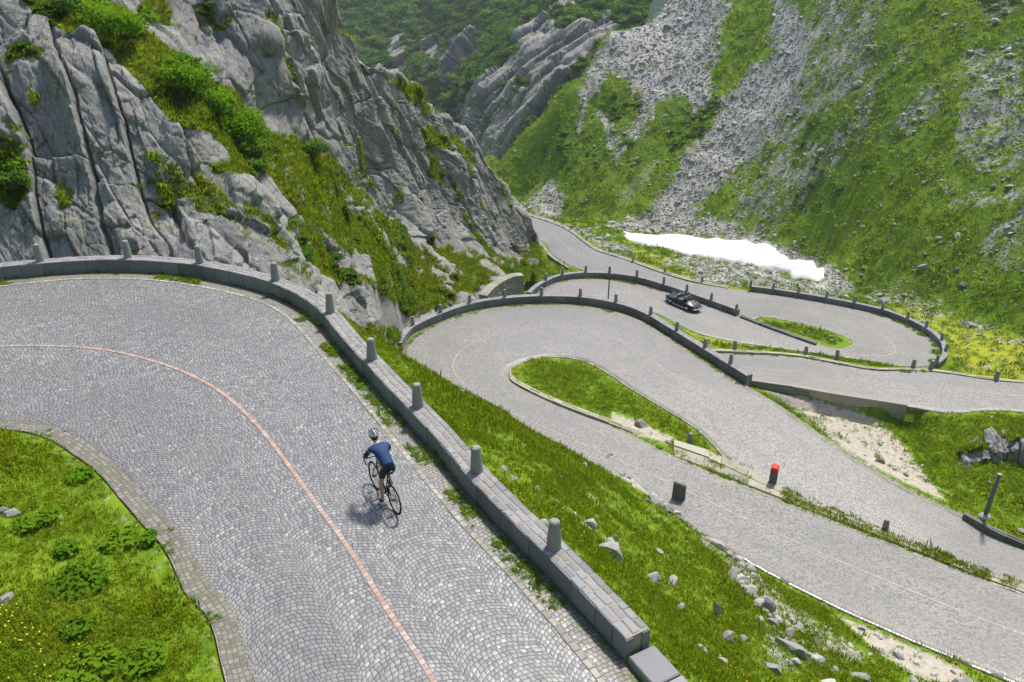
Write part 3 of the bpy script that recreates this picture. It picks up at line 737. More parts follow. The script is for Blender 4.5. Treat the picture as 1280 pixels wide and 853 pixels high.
dirt_poly = [[(955, 487), (985, 494), (1050, 512), (1098, 530), (1140, 565), (1165, 605), (1180, 634), (1130, 607), (1054, 560), (990, 515)],
             [(800, 282), (850, 287), (905, 290), (950, 294), (985, 308), (1025, 322), (1052, 342), (1045, 362), (1020, 358), (1030, 340), (985, 328), (960, 308), (900, 300), (840, 297)],
             [(765, 245), (800, 195), (825, 185), (815, 220), (785, 262), (760, 268)],
             [(1040, 765), (1100, 790), (1190, 828), (1230, 860), (1150, 850), (1085, 808)],
             [(770, 515), (810, 530), (845, 548), (838, 556), (800, 545), (768, 528)],
             [(700, 520), (760, 560), (830, 600), (900, 670), (870, 660), (800, 615), (720, 560)]]
bright_poly = [[(770, 302), (800, 306), (860, 326), (900, 344), (940, 358), (900, 352), (860, 346), (800, 326), (766, 312)],
               [(1080, 372), (1150, 385), (1220, 405), (1300, 425), (1300, 490), (1230, 478), (1195, 455), (1180, 430), (1130, 395)],
               [(870, 420), (930, 425), (1000, 438), (1000, 446), (930, 438), (880, 434)]]
vis = (np.abs(TT) < R(50)) & (RG > 5)
U_, V_ = PU + 6 * fbm(xy3(GX, GY, .12), 3, 71) * 1.5, PV + 6 * fbm(xy3(GX, GY, .12, 9), 3, 72) * 1.5
scree = np.maximum(region(U_ + 10 * fbm(xy3(GX, GY, .4), 3, 74), V_, scree_full, 19) * .98, region(U_, V_, scree_half, 24) * .52)
gully = sstep(.12, .5, fbm(np.stack([ac_ * .11, al_ * .022, GZ * 0 + 2], -1), 4, 91)) * sstep(85, 110, RG) * (PU > 880)
patch = sstep(.05, .45, fbm(xy3(GX, GY, .11), 4, 44)) * sstep(70, 90, RG) * (PU > 900)
scree = np.maximum(scree, np.maximum(gully * .50, patch * .47) * (best > 1))
scree = np.where(vis, scree, .25 * (RG > 60)); scree *= sstep(.6, 1.6, best)
dirt = region(U_, V_, dirt_poly, 12) * vis * .9; dirt[(PU < 840) & (PV < 280)] *= .5; dirt[(PV > 280) & (PV < 362) & (RG > 85)] *= .72
dirt = np.maximum(dirt, .34 * (1 - sstep(.2, 1.0, best)))
bare = sstep(.36, .6, fbm(xy3(GX, GY, .5), 4, 61)) * (RG < 45) * (best > 1.2) * (RG > 9); dirt = np.maximum(dirt, bare * .42)
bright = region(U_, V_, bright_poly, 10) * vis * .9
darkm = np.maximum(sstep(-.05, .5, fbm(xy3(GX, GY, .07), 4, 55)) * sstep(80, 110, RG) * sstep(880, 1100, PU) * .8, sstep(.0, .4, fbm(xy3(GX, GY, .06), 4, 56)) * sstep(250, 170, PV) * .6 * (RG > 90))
# sinks below the massif so that nothing of it pokes through
n_t, n_r = GX.shape
Vt = np.stack([GX, GY, GZ], -1).reshape(-1, 3)
me = np_mesh('terrain', Vt, grid_faces(n_t, n_r)[:, ::-1] if False else grid_faces(n_t, n_r)[:, [0, 3, 2, 1]])
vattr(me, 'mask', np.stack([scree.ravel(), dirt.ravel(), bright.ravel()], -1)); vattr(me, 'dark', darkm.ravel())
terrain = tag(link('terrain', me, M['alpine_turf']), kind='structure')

# ------------------------------------------------------------------ road surfaces
def ribbon(name, L, Rr, mat, m=14, lift=0.0, cam=.05, step=.5, label=None):
    s = (arclen(L) + arclen(Rr)) / 2; n = int(s[-1] / step); q = np.linspace(0, s[-1], n)
    ip = lambda E: np.stack([np.interp(q, s, E[:, k]) for k in range(3)], -1)
    L2, R2 = ip(L), ip(Rr); t = np.linspace(0, 1, m)
    V = L2[:, None] * (1 - t)[None, :, None] + R2[:, None] * t[None, :, None]
    V[..., 2] += lift + cam * 4 * (t * (1 - t))[None]
    V = np.concatenate([V[:, :1] - np.array([0, 0, .4]), V, V[:, -1:] - np.array([0, 0, .4])], 1); t = np.concatenate([[0], t, [1]]); m += 2
    wd = np.linalg.norm(R2 - L2, axis=1)[:, None] * t[None]
    F = grid_faces(n, m); me = np_mesh(name, V.reshape(-1, 3), F)
    full = np.linalg.norm(R2 - L2, axis=1)[:, None]
    vattr(me, 'edge', np.minimum(wd, full - wd).ravel())
    vattr(me, 'su', np.tile(t, (n, 1)).ravel()); vattr(me, 'sv', np.tile(q[:, None], (1, m)).ravel())
    o = link(name, me, mat)
    if me.polygons[len(me.polygons) // 2].normal.z < 0: me.flip_normals()
    return tag(o, kind='structure')
ribbon('upper_road', *DR['L1'], M['cobble_near'])
ribbon('hairpin_road', *DR['L2'], M['cobble_far'])
ribbon('valley_road', *DR['L3'], M['cobble_far'])
def lineonroad(L, Rr, f, i0=0, i1=None):
    f = np.asarray(f) if np.ndim(f) else np.full(len(L), f)
    c = L * (1 - f[:, None]) + Rr * f[:, None]; c[:, 2] += .05 * 4 * f * (1 - f); return c[i0:i1]
def strip(name, Cc, width, mat, lift=.006, wear=0.0, step=.3, kind='structure', jitter=0.0):
    q = resample(Cc, step); T = tangents(q); Nn = np.stack([-T[:, 1], T[:, 0], 0 * T[:, 0]], -1)
    ww = width * (1 + jitter * fbm(xy3(q[:, 0], q[:, 1], 1.7), 3, 5))[:, None]
    V = np.stack([q + Nn * ww / 2, q - Nn * ww / 2], 1); V[..., 2] += lift; n = len(q)
    me = np_mesh(name, V.reshape(-1, 3), grid_faces(n, 2)[:, ::-1]); s = arclen(q)
    vattr(me, 'su', np.tile([0., .999], n)); vattr(me, 'sv', np.repeat(s, 2)); vattr(me, 'wear', np.full(2 * n, wear))
    o = link(name, me, mat)
    if me.polygons[0].normal.z < 0: me.flip_normals()
    return tag(o, kind=kind)
cl = crom([at1(-60, 441), at1(0, 435), at1(68, 434.5), at1(136, 440), at1(204, 457), at1(255, 479), at1(289, 502), at1(323, 535), at1(350, 569), at1(400, 638), at1(434, 685), at1(486, 767), at1(541, 853), l1(-.6, 8.2), l1(1.4, 4.9), l1(4.5, -1)], 8)
def onroad(c, key):
    """height of the road surface below the points c"""
    L, Rr = DR[key]; A = L; D = Rr - L; out = []
    s = arclen(L)
    for p in c:
        l2 = (D[:, :2] ** 2).sum(1) + 1e-9; t = np.clip(((p[:2] - A[:, :2]) * D[:, :2]).sum(1) / l2, 0, 1)
        dd = ((A[:, :2] + D[:, :2] * t[:, None] - p[:2]) ** 2).sum(1); i = dd.argmin(); out.append(A[i, 2] + D[i, 2] * t[i] + .05 * 4 * t[i] * (1 - t[i]))
    c = np.array(c); c[:, 2] = out; return c
strip('road_marking_upper', onroad(resample(cl, .3), 'L1'), .115, M['red_setts'], .007, .5)
strip('road_marking_hairpin', lineonroad(L2o, L2i, .5), .12, M['faded_setts'], .008, 1.0)
strip('road_marking_valley', lineonroad(L3o, L3i, .5), .13, M['faded_setts'], .008, 1.0)
# paved gutter and pale edge rows
i_g = resample(L1i[40:165], .3)
gut_c = []
Tg = tangents(i_g); Ng = np.stack([-Tg[:, 1], Tg[:, 0], 0 * Tg[:, 0]], -1)
wg = .21
gut = i_g + Ng * wg; strip('gutter', onroad(gut, 'L1'), .42, M['gutter_setts'], .010, 0, .3, jitter=.35)
strip('kerb_line', i_g + Ng * .03, .08, M['pale_edge_setts'], .012, 0, .3, jitter=.7)
def edge_row(name, E, i0, i1, key, off, width, mat, lift=.009):
    q = resample(E[i0:i1], .4); T = tangents(q); Nn = np.stack([-T[:, 1], T[:, 0], 0 * T[:, 0]], -1)
    return strip(name, onroad(q + Nn * off, key), width, mat, lift, 0, .4, jitter=.3)
edge_row('edge_row_upper', L1o, 42, 150, 'L1', -.62, .14, M['pale_edge_setts'])
edge_row('edge_row_hairpin', L2o, 88, 160, 'L2', -.5, .14, M['pale_edge_setts'])
edge_row('edge_line_white', L2o, 14, 44, 'L2', -.10, .13, M['white_setts'])
edge_row('edge_row_outer', L2o, 160, 215, 'L2', -.3, .14, M['pale_edge_setts'])
edge_row('edge_row_strip', L2i, 14, 54, 'L2', .25, .14, M['pale_edge_setts'])
edge_row('edge_row_tongue', L2i, 80, 178, 'L2', .12, .16, M['pale_edge_setts'])
edge_row('edge_row_far_tongue', L3o, 136, 236, 'L3', -.12, .16, M['pale_edge_setts'])
edge_row('edge_row_far', L3o, 6, 50, 'L3', -.12, .16, M['pale_edge_setts'])
edge_row('edge_row_lower', L2o, 160, 214, 'L2', -.06, .12, M['pale_edge_setts'])
# ------------------------------------------------------------------ left rock massif
def rock_surface(name, P, mat, e1, strike, scales, veg_fn, lean=lambda Q: 0.0, label=None, ctr=(0, 0, 0), top_rows=0, ledge=.55, push=1.0, near_road=False):
    """P: (rows, cols, 3) smooth surface; cut into tilted slabs along its own normal"""
    n, m, _ = P.shape
    du = np.gradient(P, axis=1); dv = np.gradient(P, axis=0)
    N = np.cross(du, dv); N /= np.linalg.norm(N, axis=-1, keepdims=True) + 1e-9
    flip = (N * (np.array([0, 0, CAMH]) - P)).sum(-1).mean() < 0
    if flip: N = -N
    for _ in range(6):      # broad normals
        N[1:-1] = (N[:-2] + N[2:] + N[1:-1]) / 3; N[:, 1:-1] = (N[:, :-2] + N[:, 2:] + N[:, 1:-1]) / 3
    N /= np.linalg.norm(N, axis=-1, keepdims=True) + 1e-9
    e1 = np.array(e1, float); e1 /= np.linalg.norm(e1); st = np.array(strike, float); st -= e1 * (st @ e1); st /= np.linalg.norm(st); e3 = np.cross(e1, st)
    Q = P.reshape(-1, 3); q = np.stack([Q @ st, Q @ e1, Q @ e3], -1)
    kq = 2.4 / scales[0][1]; wob = np.stack([fbm(q * .10 * kq, 3, 5, .35), fbm(q * .2 * kq + 40, 3, 6), fbm(q * .2 * kq + 80, 3, 7)], -1)
    disp = np.zeros(len(Q)); crack = np.zeros(len(Q)); cell = np.zeros(len(Q)); wsum = 0
    big = fbm(q * np.array([.16, .09, .16]) * kq, 3, 61)
    sA = q[:, 0] + lean(Q) * Q[:, 2]
    jag = fbm(q * np.array([1.1, .5, 1.1]) * kq, 3, 62)
    for k, (kind, sw, sl, amp, wb) in enumerate(scales):
        a_ = sA + wob[:, 0] * wb + jag * .07 * sw; b_ = q[:, 1] + wob[:, 1] * wb * 1.5 + a_ * (.35, -.4, .25, -.2)[k % 4]
        if kind == 'rib': off, ck, rid = flakes(a_, b_, sw, sl, 100 + 13 * k, .55)
        else:
            off, eg, rid = slabs(np.stack([(a_ * (1, .94, .97, .9)[k % 4] + b_ * (0, .34, -.24, .43)[k % 4]) / sw, (b_ * (1, .94, .97, .9)[k % 4] - a_ * (0, .34, -.24, .43)[k % 4]) / sl, q[:, 2] * 0 + .5], -1), 100 + 13 * k, 1.1); ck = 1 - sstep(0, .11, eg)
        disp += amp * off - amp * (.34 if kind == 'rib' else .22) * ck; crack = np.maximum(crack, ck * (1, .8, .5)[min(k, 2)]); wk = [.3, .3, .2, .2][min(k, 3)]; cell += wk * rid; wsum += wk
    disp += big * scales[0][3] * 1.2 + fbm(q * np.array([2.2, 1.4, 2.2]) * kq, 4, 78) * scales[-1][3] * .8
    cell = np.clip(cell / wsum * 1.6 - .3, 0, 1)
    U, V = project(Q); veg = veg_fn(U, V, Q)
    soft = np.clip(veg, 0, 1) * .75
    shp = disp.reshape(n, m)
    D = disp * (1 - soft) + soft * fbm(q * .5, 4, 90) * .5
    if near_road: D = D * (.12 + .88 * sstep(.8, 3.2, roaddist(Q[:, 0], Q[:, 1]))) + .0
    X = Q + N.reshape(-1, 3) * (D * push)[:, None]
    # ledges that face the sky carry turf
    Xg = X.reshape(n, m, 3); nn = np.cross(np.gradient(Xg, axis=1), np.gradient(Xg, axis=0)); nn /= np.linalg.norm(nn, axis=-1, keepdims=True) + 1e-9
    if flip: nn = -nn
    up = nn[..., 2].ravel()
    for _ in range(1): pass
    veg = np.maximum(veg, sstep(.62, .93, up) * ledge * sstep(-.1, .3, fbm(q * .3, 3, 95)))
    veg = np.maximum(veg, crack * ledge * .75 * sstep(.05, .4, fbm(q * .22, 3, 96)))
    me = np_mesh(name, X, grid_faces(n, m) if not flip else grid_faces(n, m)[:, ::-1], smooth=False)
    vattr(me, 'cell', cell); vattr(me, 'crack', crack); vattr(me, 'veg', np.clip(veg, 0, 1))
    o = link(name, me, mat)
    return o, X.reshape(n, m, 3), veg.reshape(n, m), nn
NU, NV = 940, 560
uu = np.concatenate([np.linspace(-300, 0, 140)[:-1], np.linspace(0, 676, NU - 139)])
tv = np.linspace(0, 1, NV)
rt = np.where(uu < 330, -330, np.interp(uu, ridge[:, 0], ridge[:, 1])); rb = np.interp(uu, mbot[:, 0], mbot[:, 1])
# spend most rows where the picture is
VV = rb[None] + (rt - rb)[None] * np.where(tv[:, None] < .8, tv[:, None], tv[:, None])
UUg = np.broadcast_to(uu[None], VV.shape)
# coarse depth map, then bilinear
cu = np.linspace(-300, 676, 245); cvt = np.linspace(0, 1, 140)
crt = np.where(cu < 330, -330, np.interp(cu, ridge[:, 0], ridge[:, 1])); crb = np.interp(cu, mbot[:, 0], mbot[:, 1])
CVV = crb[None] + (crt - crb)[None] * cvt[:, None]; CD = massif_d(np.broadcast_to(cu[None], CVV.shape), CVV)
ii = np.interp(uu, cu, np.arange(len(cu))); jj = np.interp(tv, cvt, np.arange(len(cvt)))
i0 = np.minimum(ii.astype(int), len(cu) - 2); j0 = np.minimum(jj.astype(int), len(cvt) - 2); fi = (ii - i0)[None]; fj = (jj - j0)[:, None]
gD = lambda a, b_: CD[np.ix_(j0 + a, i0 + b_)]
DD = (gD(0, 0) * (1 - fj) + gD(1, 0) * fj) * (1 - fi) + (gD(0, 1) * (1 - fj) + gD(1, 1) * fj) * fi
PM = atd(UUg, VV, DD)
# the back of the ridge falls away behind
top = PM[-1]; away = top[:, :2] / np.linalg.norm(top[:, :2], axis=1, keepdims=True)
back = []
for k, (a, dz) in enumerate([(.4, .05), (1.0, -.1), (2.0, -.6), (3.5, -1.8), (6, -4.5), (10, -9.5), (16, -18), (26, -32)]):
    back.append(np.concatenate([top[:, :2] + away * a + np.array([.35, 0]) * 0, (top[:, 2] + dz)[:, None]], 1))
PM = np.concatenate([PM, np.array(back)], 0)
veg_polys = [
    [(15, -5), (125, -5), (178, 32), (205, 62), (240, 82), (290, 112), (335, 160), (395, 197), (440, 232), (490, 272), (540, 303), (592, 320), (625, 335), (600, 356), (560, 385), (512, 398), (484, 372), (450, 355), (400, 350), (370, 330), (358, 300), (380, 285), (350, 235), (330, 212), (285, 205), (262, 168), (215, 150), (178, 110), (140, 72), (80, 48), (35, 18)],
    [(182, 190), (200, 185), (215, 240), (214, 275), (203, 262)], [(0, 205), (30, 205), (40, 250), (18, 265), (0, 255)],
    [(236, 205), (300, 205), (330, 230), (290, 222), (250, 214)],
    [(436, 410), (470, 405), (500, 415), (506, 440), (480, 440), (450, 428)],
    [(484, 96), (520, 108), (540, 136), (528, 138), (500, 116)], [(515, 158), (545, 160), (585, 190), (600, 215), (560, 190), (530, 180)], [(535, 185), (552, 200), (556, 230), (540, 220)],
    [(640, 330), (668, 300), (690, 320), (690, 345), (650, 352)]]
def veg_left(U, V, Q):
    n1 = fbm(Q * .28, 4, 31); n2 = fbm(Q * 1.1, 3, 32)
    m = region(U + n2 * 9, V + n2 * 9, veg_polys, 9)
    apr = sstep(330, 420, U) * sstep(230, 290, V)           # the apron is half rock
    m = m * (1 - sstep(.0, .20, n1 + n2 * .5) * (.5 + .5 * apr))
    thin = sstep(.18, .42, fbm(Q * np.array([.5, .5, .16]), 4, 35)) * .55
    return np.maximum(m, thin)
cliff, CX, CVEG, CN = rock_surface('cliff', PM, M['granite_cliff'], (-.04, .10, .95), (.8, .55, 0), [('rib', 2.3, 7.0, 1.05, 1.1), ('slab', 1.3, 3.6, .36, .5), ('slab', .55, 1.4, .105, .25), ('slab', .22, .42, .045, .15)], veg_left, lean=lambda Q: .42 * sstep(48, 74, Q[:, 1]), near_road=True)
tag(cliff, kind='structure')

# ------------------------------------------------------------------ far gorge walls
FS = []
def frow(u, *vd): FS.extend((u, v, d) for v, d in vd)
frow(380, (230, 330), (100, 400), (0, 470), (-200, 640))
frow(450, (230, 320), (120, 390), (40, 440), (-60, 520), (-260, 700))
frow(520, (235, 300), (150, 350), (90, 390), (20, 450), (-80, 540), (-260, 700))
frow(562, (235, 262), (190, 275), (150, 300), (130, 345), (60, 400), (-60, 500), (-260, 680))
frow(600, (235, 236), (190, 246), (140, 258), (100, 272), (86, 300), (40, 380), (-60, 470), (-260, 640))
frow(650, (235, 205), (190, 226), (140, 240), (90, 255), (50, 275), (30, 320), (0, 370), (-100, 450), (-260, 600))
frow(700, (180, 216), (120, 236), (70, 254), (20, 280), (0, 310), (-100, 400), (-260, 540))
frow(745, (120, 226), (80, 244), (40, 262), (0, 290), (-100, 360), (-260, 480))
frow(800, (80, 236), (20, 262), (-20, 285), (-100, 330), (-260, 430))
frow(880, (60, 250), (-40, 285), (-120, 330), (-260, 420))
FS = np.array(FS, float); FR = RBF(FS[:, :2] / 100, np.log(FS[:, 2]), .002)
nu, nv = 420, 470
fu = np.linspace(340, 880, nu); fv = np.linspace(250, -110, nv); FU, FV = np.meshgrid(fu, fv)
FD = np.exp(FR(np.stack([FU.ravel(), FV.ravel()], -1) / 100)).reshape(FU.shape)
PF = atd(FU, FV, FD)
far_rock = [[(560, 140), (572, 128), (590, 100), (604, 82), (622, 68), (640, 62), (652, 40), (672, 28), (688, 6), (697, -6), (712, -20), (722, 0), (728, 30), (745, 34), (770, 22), (775, 40), (752, 60), (735, 75), (712, 110), (690, 128), (662, 150), (650, 190), (622, 210), (596, 205), (575, 180)],
            [(488, 52), (512, 50), (512, 84), (500, 100), (488, 92)], [(530, 60), (548, 52), (540, 100), (524, 104)], [(560, 44), (600, 40), (608, 60), (572, 84), (560, 110), (552, 90)], [(700, -60), (735, -70), (740, 0), (712, 10)]]
far_green = [[(590, 100), (615, 68), (638, 62), (650, 66), (628, 84), (598, 106)], [(646, 100), (668, 104), (664, 116), (646, 112)], [(690, 20), (735, 8), (742, 28), (700, 40)]]
def veg_far(U, V, Q):
    n = fbm(Q * .05, 4, 41)
    r = region(U + n * 12, V + n * 12, far_rock, 5); g = region(U + n * 6, V + n * 6, far_green, 4)
    return np.clip(1 - r + g * .9 + sstep(.25, .5, fbm(Q * .07, 4, 43)) * .35, 0, 1)
gorge, GXYZ, GVEG, GN_ = rock_surface('hillside', PF, M['far_cliff'], (-.10, -.1, .98), (.5, -.86, 0), [('rib', 11, 42, 4.6, 7), ('slab', 6, 18, 2.4, 3), ('slab', 2.8, 7, .9, 2), ('slab', 1.3, 2.6, .35, 1)], veg_far, ledge=.5)
tag(gorge, kind='structure')

# ------------------------------------------------------------------ snow patch in the gully
sp = [(778, 290), (790, 292), (815, 296), (845, 296), (870, 298), (895, 299), (915, 303), (932, 302), (950, 306), (966, 310), (976, 320), (988, 326), (1002, 327), (1018, 331), (1031, 338), (1030, 347), (1020, 353), (1004, 348), (988, 342), (968, 338), (948, 333), (925, 329), (900, 325), (880, 322), (858, 320), (835, 312), (810, 309), (790, 303)]
so = np.array([on_ground(u, v) for u, v in sp])
lo, hi = so.min(0) - 1, so.max(0) + 1
gx, gy = np.meshgrid(np.arange(lo[0], hi[0], .22), np.arange(lo[1], hi[1], .22), indexing='ij')
wob = fbm(xy3(gx, gy, .4), 3, 12) * .45
sd = poly_sd(gx, gy, so[:, :2]) + wob
gb = ground(gx, gy)
for _ in range(14): gb[1:-1, 1:-1] = (gb[:-2, 1:-1] + gb[2:, 1:-1] + gb[1:-1, :-2] + gb[1:-1, 2:] + gb[1:-1, 1:-1]) / 5
gz = gb + .14 + .40 * np.sqrt(np.clip(sd, 0, 1.2) / 1.2) + fbm(xy3(gx, gy, .3), 4, 13) * .07 - .04
gz = np.where(sd < 0, gb - .35, gz)
F = grid_faces(*gx.shape); okf = (sd.ravel()[F] > -.25).any(1)
F = F[okf]; used = np.unique(F); rem = np.full(gx.size, -1); rem[used] = np.arange(len(used))
V = np.stack([gx, gy, gz], -1).reshape(-1, 3)[used]
me = np_mesh('snow_patch', V, rem[F]); 
if me.polygons[0].normal.z < 0: me.flip_normals()
tag(link('snow_patch', me, M['snow']), 'long melting patch of old white snow lying in the gully below the scree', 'snow', kind='stuff')
# ------------------------------------------------------------------ walls
def stone_prism(bm, poly, z0, z1, mi=0, bev=.02, inset=.03):
    """a stone with worn upper edges over a plan polygon"""
    c = Vector((sum(p[0] for p in poly) / len(poly), sum(p[1] for p in poly) / len(poly), 0))
    a = [bm.verts.new((p[0], p[1], z0 if np.isscalar(z0) else z0[i])) for i, p in enumerate(poly)]
    zt = [z1 if np.isscalar(z1) else z1[i] for i in range(len(poly))]
    b_ = [bm.verts.new((p[0], p[1], zt[i] - bev)) for i, p in enumerate(poly)]
    t = []
    for i, p in enumerate(poly):
        d = Vector((p[0], p[1], 0)) - c; l = max(d.length, 1e-6); k = max(.2, 1 - inset / l)
        t.append(bm.verts.new((c.x + d.x * k, c.y + d.y * k, zt[i])))
    n = len(poly)
    for i in range(n):
        j = (i + 1) % n
        bm.faces.new((a[i], a[j], b_[j], b_[i])).material_index = mi; bm.faces.new((b_[i], b_[j], t[j], t[i])).material_index = mi
    bm.faces.new(t).material_index = mi
def parapet(name, base, height, thick, label, side=1, block=.62, depth=.9, top_rows=3, fine=True, mats=('wall_face', 'mortar', 'wall_top'), start=0, rough=.012):
    """masonry parapet: facing slabs on both sides of a mortared core, rough paving stones on top. base: road-side foot line"""
    rnd = random.Random(name + label)
    q = resample(crom(base, 8), .25); s = arclen(q); T = tangents(q); Nn = np.stack([-T[:, 1], T[:, 0], 0 * T[:, 0]], -1) * side
    total = s[-1]
    def pt(d, off):
        return np.array([np.interp(d, s, q[:, k] + Nn[:, k] * off) for k in range(3)])
    t = empty(name, tuple(q[len(q) // 2]), 0, label, 'wall')
    org = Vector(t.location)
    cuts = [0.0]
    while cuts[-1] < total - block * .6: cuts.append(cuts[-1] + block * rnd.uniform(.75, 1.3))
    cuts[-1] = total
    fb, fo, core, tops = bmesh.new(), bmesh.new(), bmesh.new(), bmesh.new()
    slab = thick * .3
    P = lambda d, o: tuple(Vector(pt(d, o)) - org)
    for a, b_ in zip(cuts, cuts[1:]):
        g = .006 if fine else .012
        jit = rnd.uniform(-rough, rough); hz = rnd.uniform(-.012, .012)
        for bm, o0, o1 in ((fb, jit, slab), (fo, thick - slab, thick + jit)):
            poly = [P(a + g, o0), P(b_ - g, o0), P(b_ - g, o1), P(a + g, o1)]
            if side > 0: poly = poly[::1]
            z0 = [p[2] - depth for p in poly]; z1 = [p[2] + height + hz for p in poly]
            stone_prism(bm, poly, z0, [z - .004 for z in z1], 0, .012, .016)
    nseg = max(2, int(total / .4)); prev = None
    for i in range(nseg + 1):
        d = total * i / nseg; d = min(max(d, .03), total - .03)
        r_ = [core.verts.new((P(d, o)[0], P(d, o)[1], P(d, o)[2] + z)) for o, z in ((.03, -depth + .05), (thick - .03, -depth + .05), (thick - .03, height - .002), (.03, height - .002))]
        if prev:
            for k in range(4): core.faces.new((prev[k], prev[(k + 1) % 4], r_[(k + 1) % 4], r_[k]))
        else: core.faces.new(r_[::-1])
        prev = r_
    core.faces.new(prev)
    # stones on top
    rows = np.linspace(slab * .55, thick - slab * .55, top_rows + 1) if top_rows > 1 else [slab, thick - slab]
    if top_rows:
        lo_, hi_ = .0, thick
        rows = [lo_ + (hi_ - lo_) * k / top_rows for k in range(top_rows + 1)]
        for k in range(top_rows):
            d = 0.02
            while d < total - .1:
                L_ = rnd.uniform(.16, .42); e = min(d + L_, total - .02)
                j = lambda w_: rnd.uniform(-w_, w_)
                o0, o1 = rows[k] + .016 + abs(j(.012)), rows[k + 1] - .016 - abs(j(.012))
                poly = [(d + .012, o0 + j(.012)), ((d + e) / 2, o0 + j(.015)), (e - .012, o0 + j(.012)), (e - .01 + j(.012), (o0 + o1) / 2), (e - .012, o1 + j(.012)), ((d + e) / 2, o1 + j(.015)), (d + .012, o1 + j(.012)), (d + .012 + j(.012), (o0 + o1) / 2)]
                pp = [P(*w_) for w_ in poly]; hz = rnd.uniform(.0, .022)
                stone_prism(tops, pp, [w_[2] + height - .05 for w_ in pp], [w_[2] + height + .006 + hz * .55 for w_ in pp], 0, .010, .022)
                d = e
    for nm, bm, mt in (('facing_stones', fb, mats[0]), ('outer_facing', fo, mats[0]), ('mortar_core', core, mats[1]), ('top_stones', tops, mats[2])):
        if len(bm.verts) == 0: bm.free(); continue
        bmesh.ops.recalc_face_normals(bm, faces=bm.faces[:])
        bm_obj(nm, bm, M[mt], t)
    return pt, s
base1 = np.array([l1(-29.5, 22.3), l1(-25, 25.6)] + [at1(u, v) for u, v in [(-75, 361), (0, 350), (51, 345), (102, 341), (153, 340), (204, 342), (255, 348), (306, 359), (340, 369), (374, 385), (401, 405), (434, 446), (468, 484), (502, 521), (536, 557), (563, 590), (592, 625), (640, 675), (692, 728), (743, 783), (781, 826)]])
W1 = parapet('stone_parapet', base1, .47, .54, 'long grey granite parapet curving along the near road beside the cyclist', block=.62, top_rows=3)
base2 = np.array([at(u, v, -15) for u, v in [(503, 438), (506, 431), (519, 417), (550, 402), (587, 389), (631, 381.6), (675, 379), (723, 380), (767, 387), (801, 398.6), (830, 415.6), (884, 449.6), (931.6, 480)]])
W2 = parapet('stone_parapet', base2, .62, .56, 'dark grey stone parapet arching around the middle hairpin in front of the car', block=.6, top_rows=2, fine=False, depth=3.0)
base3 = np.array([at(u, v, z) for u, v, z in [(664, 373, -18.6), (671, 366, -18.6), (682, 359, -18.6), (700, 351.5, -18.6), (728, 348, -18.7), (760, 348.5, -18.8), (795, 353, -18.9), (827, 362, -19.05), (850, 369.5, -19.2), (888, 383, -19.4), (921, 395, -19.58)]])
W3 = parapet('stone_parapet', base3, .6, .5, 'grey stone parapet running just behind the dark convertible up to the far grass tongue', block=.6, top_rows=2, fine=False, depth=2.6)
base4 = np.array([at(u, v, z) for u, v, z in [(937, 364.3, -22.2), (966, 368, -22.1), (998, 373, -22), (1033, 379, -21.85), (1068, 386, -21.7), (1104, 394.5, -21.5), (1134, 406, -21.35), (1158, 419, -21.2), (1172, 432, -21.1), (1176, 443, -21), (1174, 452, -20.9), (1165, 459, -20.85)]])
W4 = parapet('stone_parapet', base4, .6, .5, 'grey stone parapet bending round the farthest right hairpin above the bright meadow', block=.6, top_rows=2, fine=False, depth=1.6)
W5 = parapet('concrete_wall', base5, .22, .34, 'low pale concrete edge wall between the gravel patch and the far road beyond the dark parapet end', side=-1, block=3.0, top_rows=0, fine=True, depth=1.8, mats=('concrete', 'concrete', 'concrete'))
# curved dry stone wall at the foot of the rocks
ds = [(608, 371, 66.0), (617, 361, 67.4), (626, 354.5, 68.8), (635, 349.5, 70), (645, 346, 71), (655, 345.5, 71.4)]
rnd = random.Random(4); q = np.array([atd(u, v, d) for u, v, d in ds]); qq = resample(crom(q, 8), .3); Tq = tangents(qq); Nq = np.stack([-Tq[:, 1], Tq[:, 0], 0 * Tq[:, 0]], -1)
t = empty('drystone_wall', tuple(qq[len(qq) // 2]), 0, 'short curved dry stone wall with a pale top at the foot of the rocks', 'wall'); org = Vector(t.location)
bm = bmesh.new(); s = arclen(qq); hcour = 10
for k in range(hcour):
    d = rnd.uniform(-.3, 0)
    while d < s[-1]:
        L_ = rnd.uniform(.25, .6); a, b_ = max(d, 0), min(d + L_, s[-1])
        if b_ - a > .08:
            g = lambda x, o: np.array([np.interp(x, s, qq[:, i] + Nq[:, i] * o) for i in range(3)])
            oo = rnd.uniform(-.05, .03); poly = [g(a + .01, -.02 + oo), g(b_ - .01, -.02 + oo), g(b_ - .01, .75), g(a + .01, .75)]
            pl = [Vector(p) - org for p in poly]
            stone_prism(bm, pl, [p[2] - 2.7 + k * .27 for p in pl], [p[2] - 2.7 + k * .27 + .255 for p in pl], 0, .03, .04)
        d += L_
bmesh.ops.recalc_face_normals(bm, faces=bm.faces[:]); bm_obj('wall_stones', bm, M['drystone'], t)
bm = bmesh.new(); d = 0
while d < s[-1] - .05:
    L_ = rnd.uniform(.4, .8); b_ = min(d + L_, s[-1]); poly = [Vector(g(d + .01, -.06)) - org, Vector(g(b_ - .01, -.06)) - org, Vector(g(b_ - .01, .82)) - org, Vector(g(d + .01, .82)) - org]
    stone_prism(bm, poly, [p[2] - .06 for p in poly], [p[2] + .1 for p in poly], 0, .02, .04); d = b_
bmesh.ops.recalc_face_normals(bm, faces=bm.faces[:]); bm_obj('cap_stones', bm, M['concrete'], t)

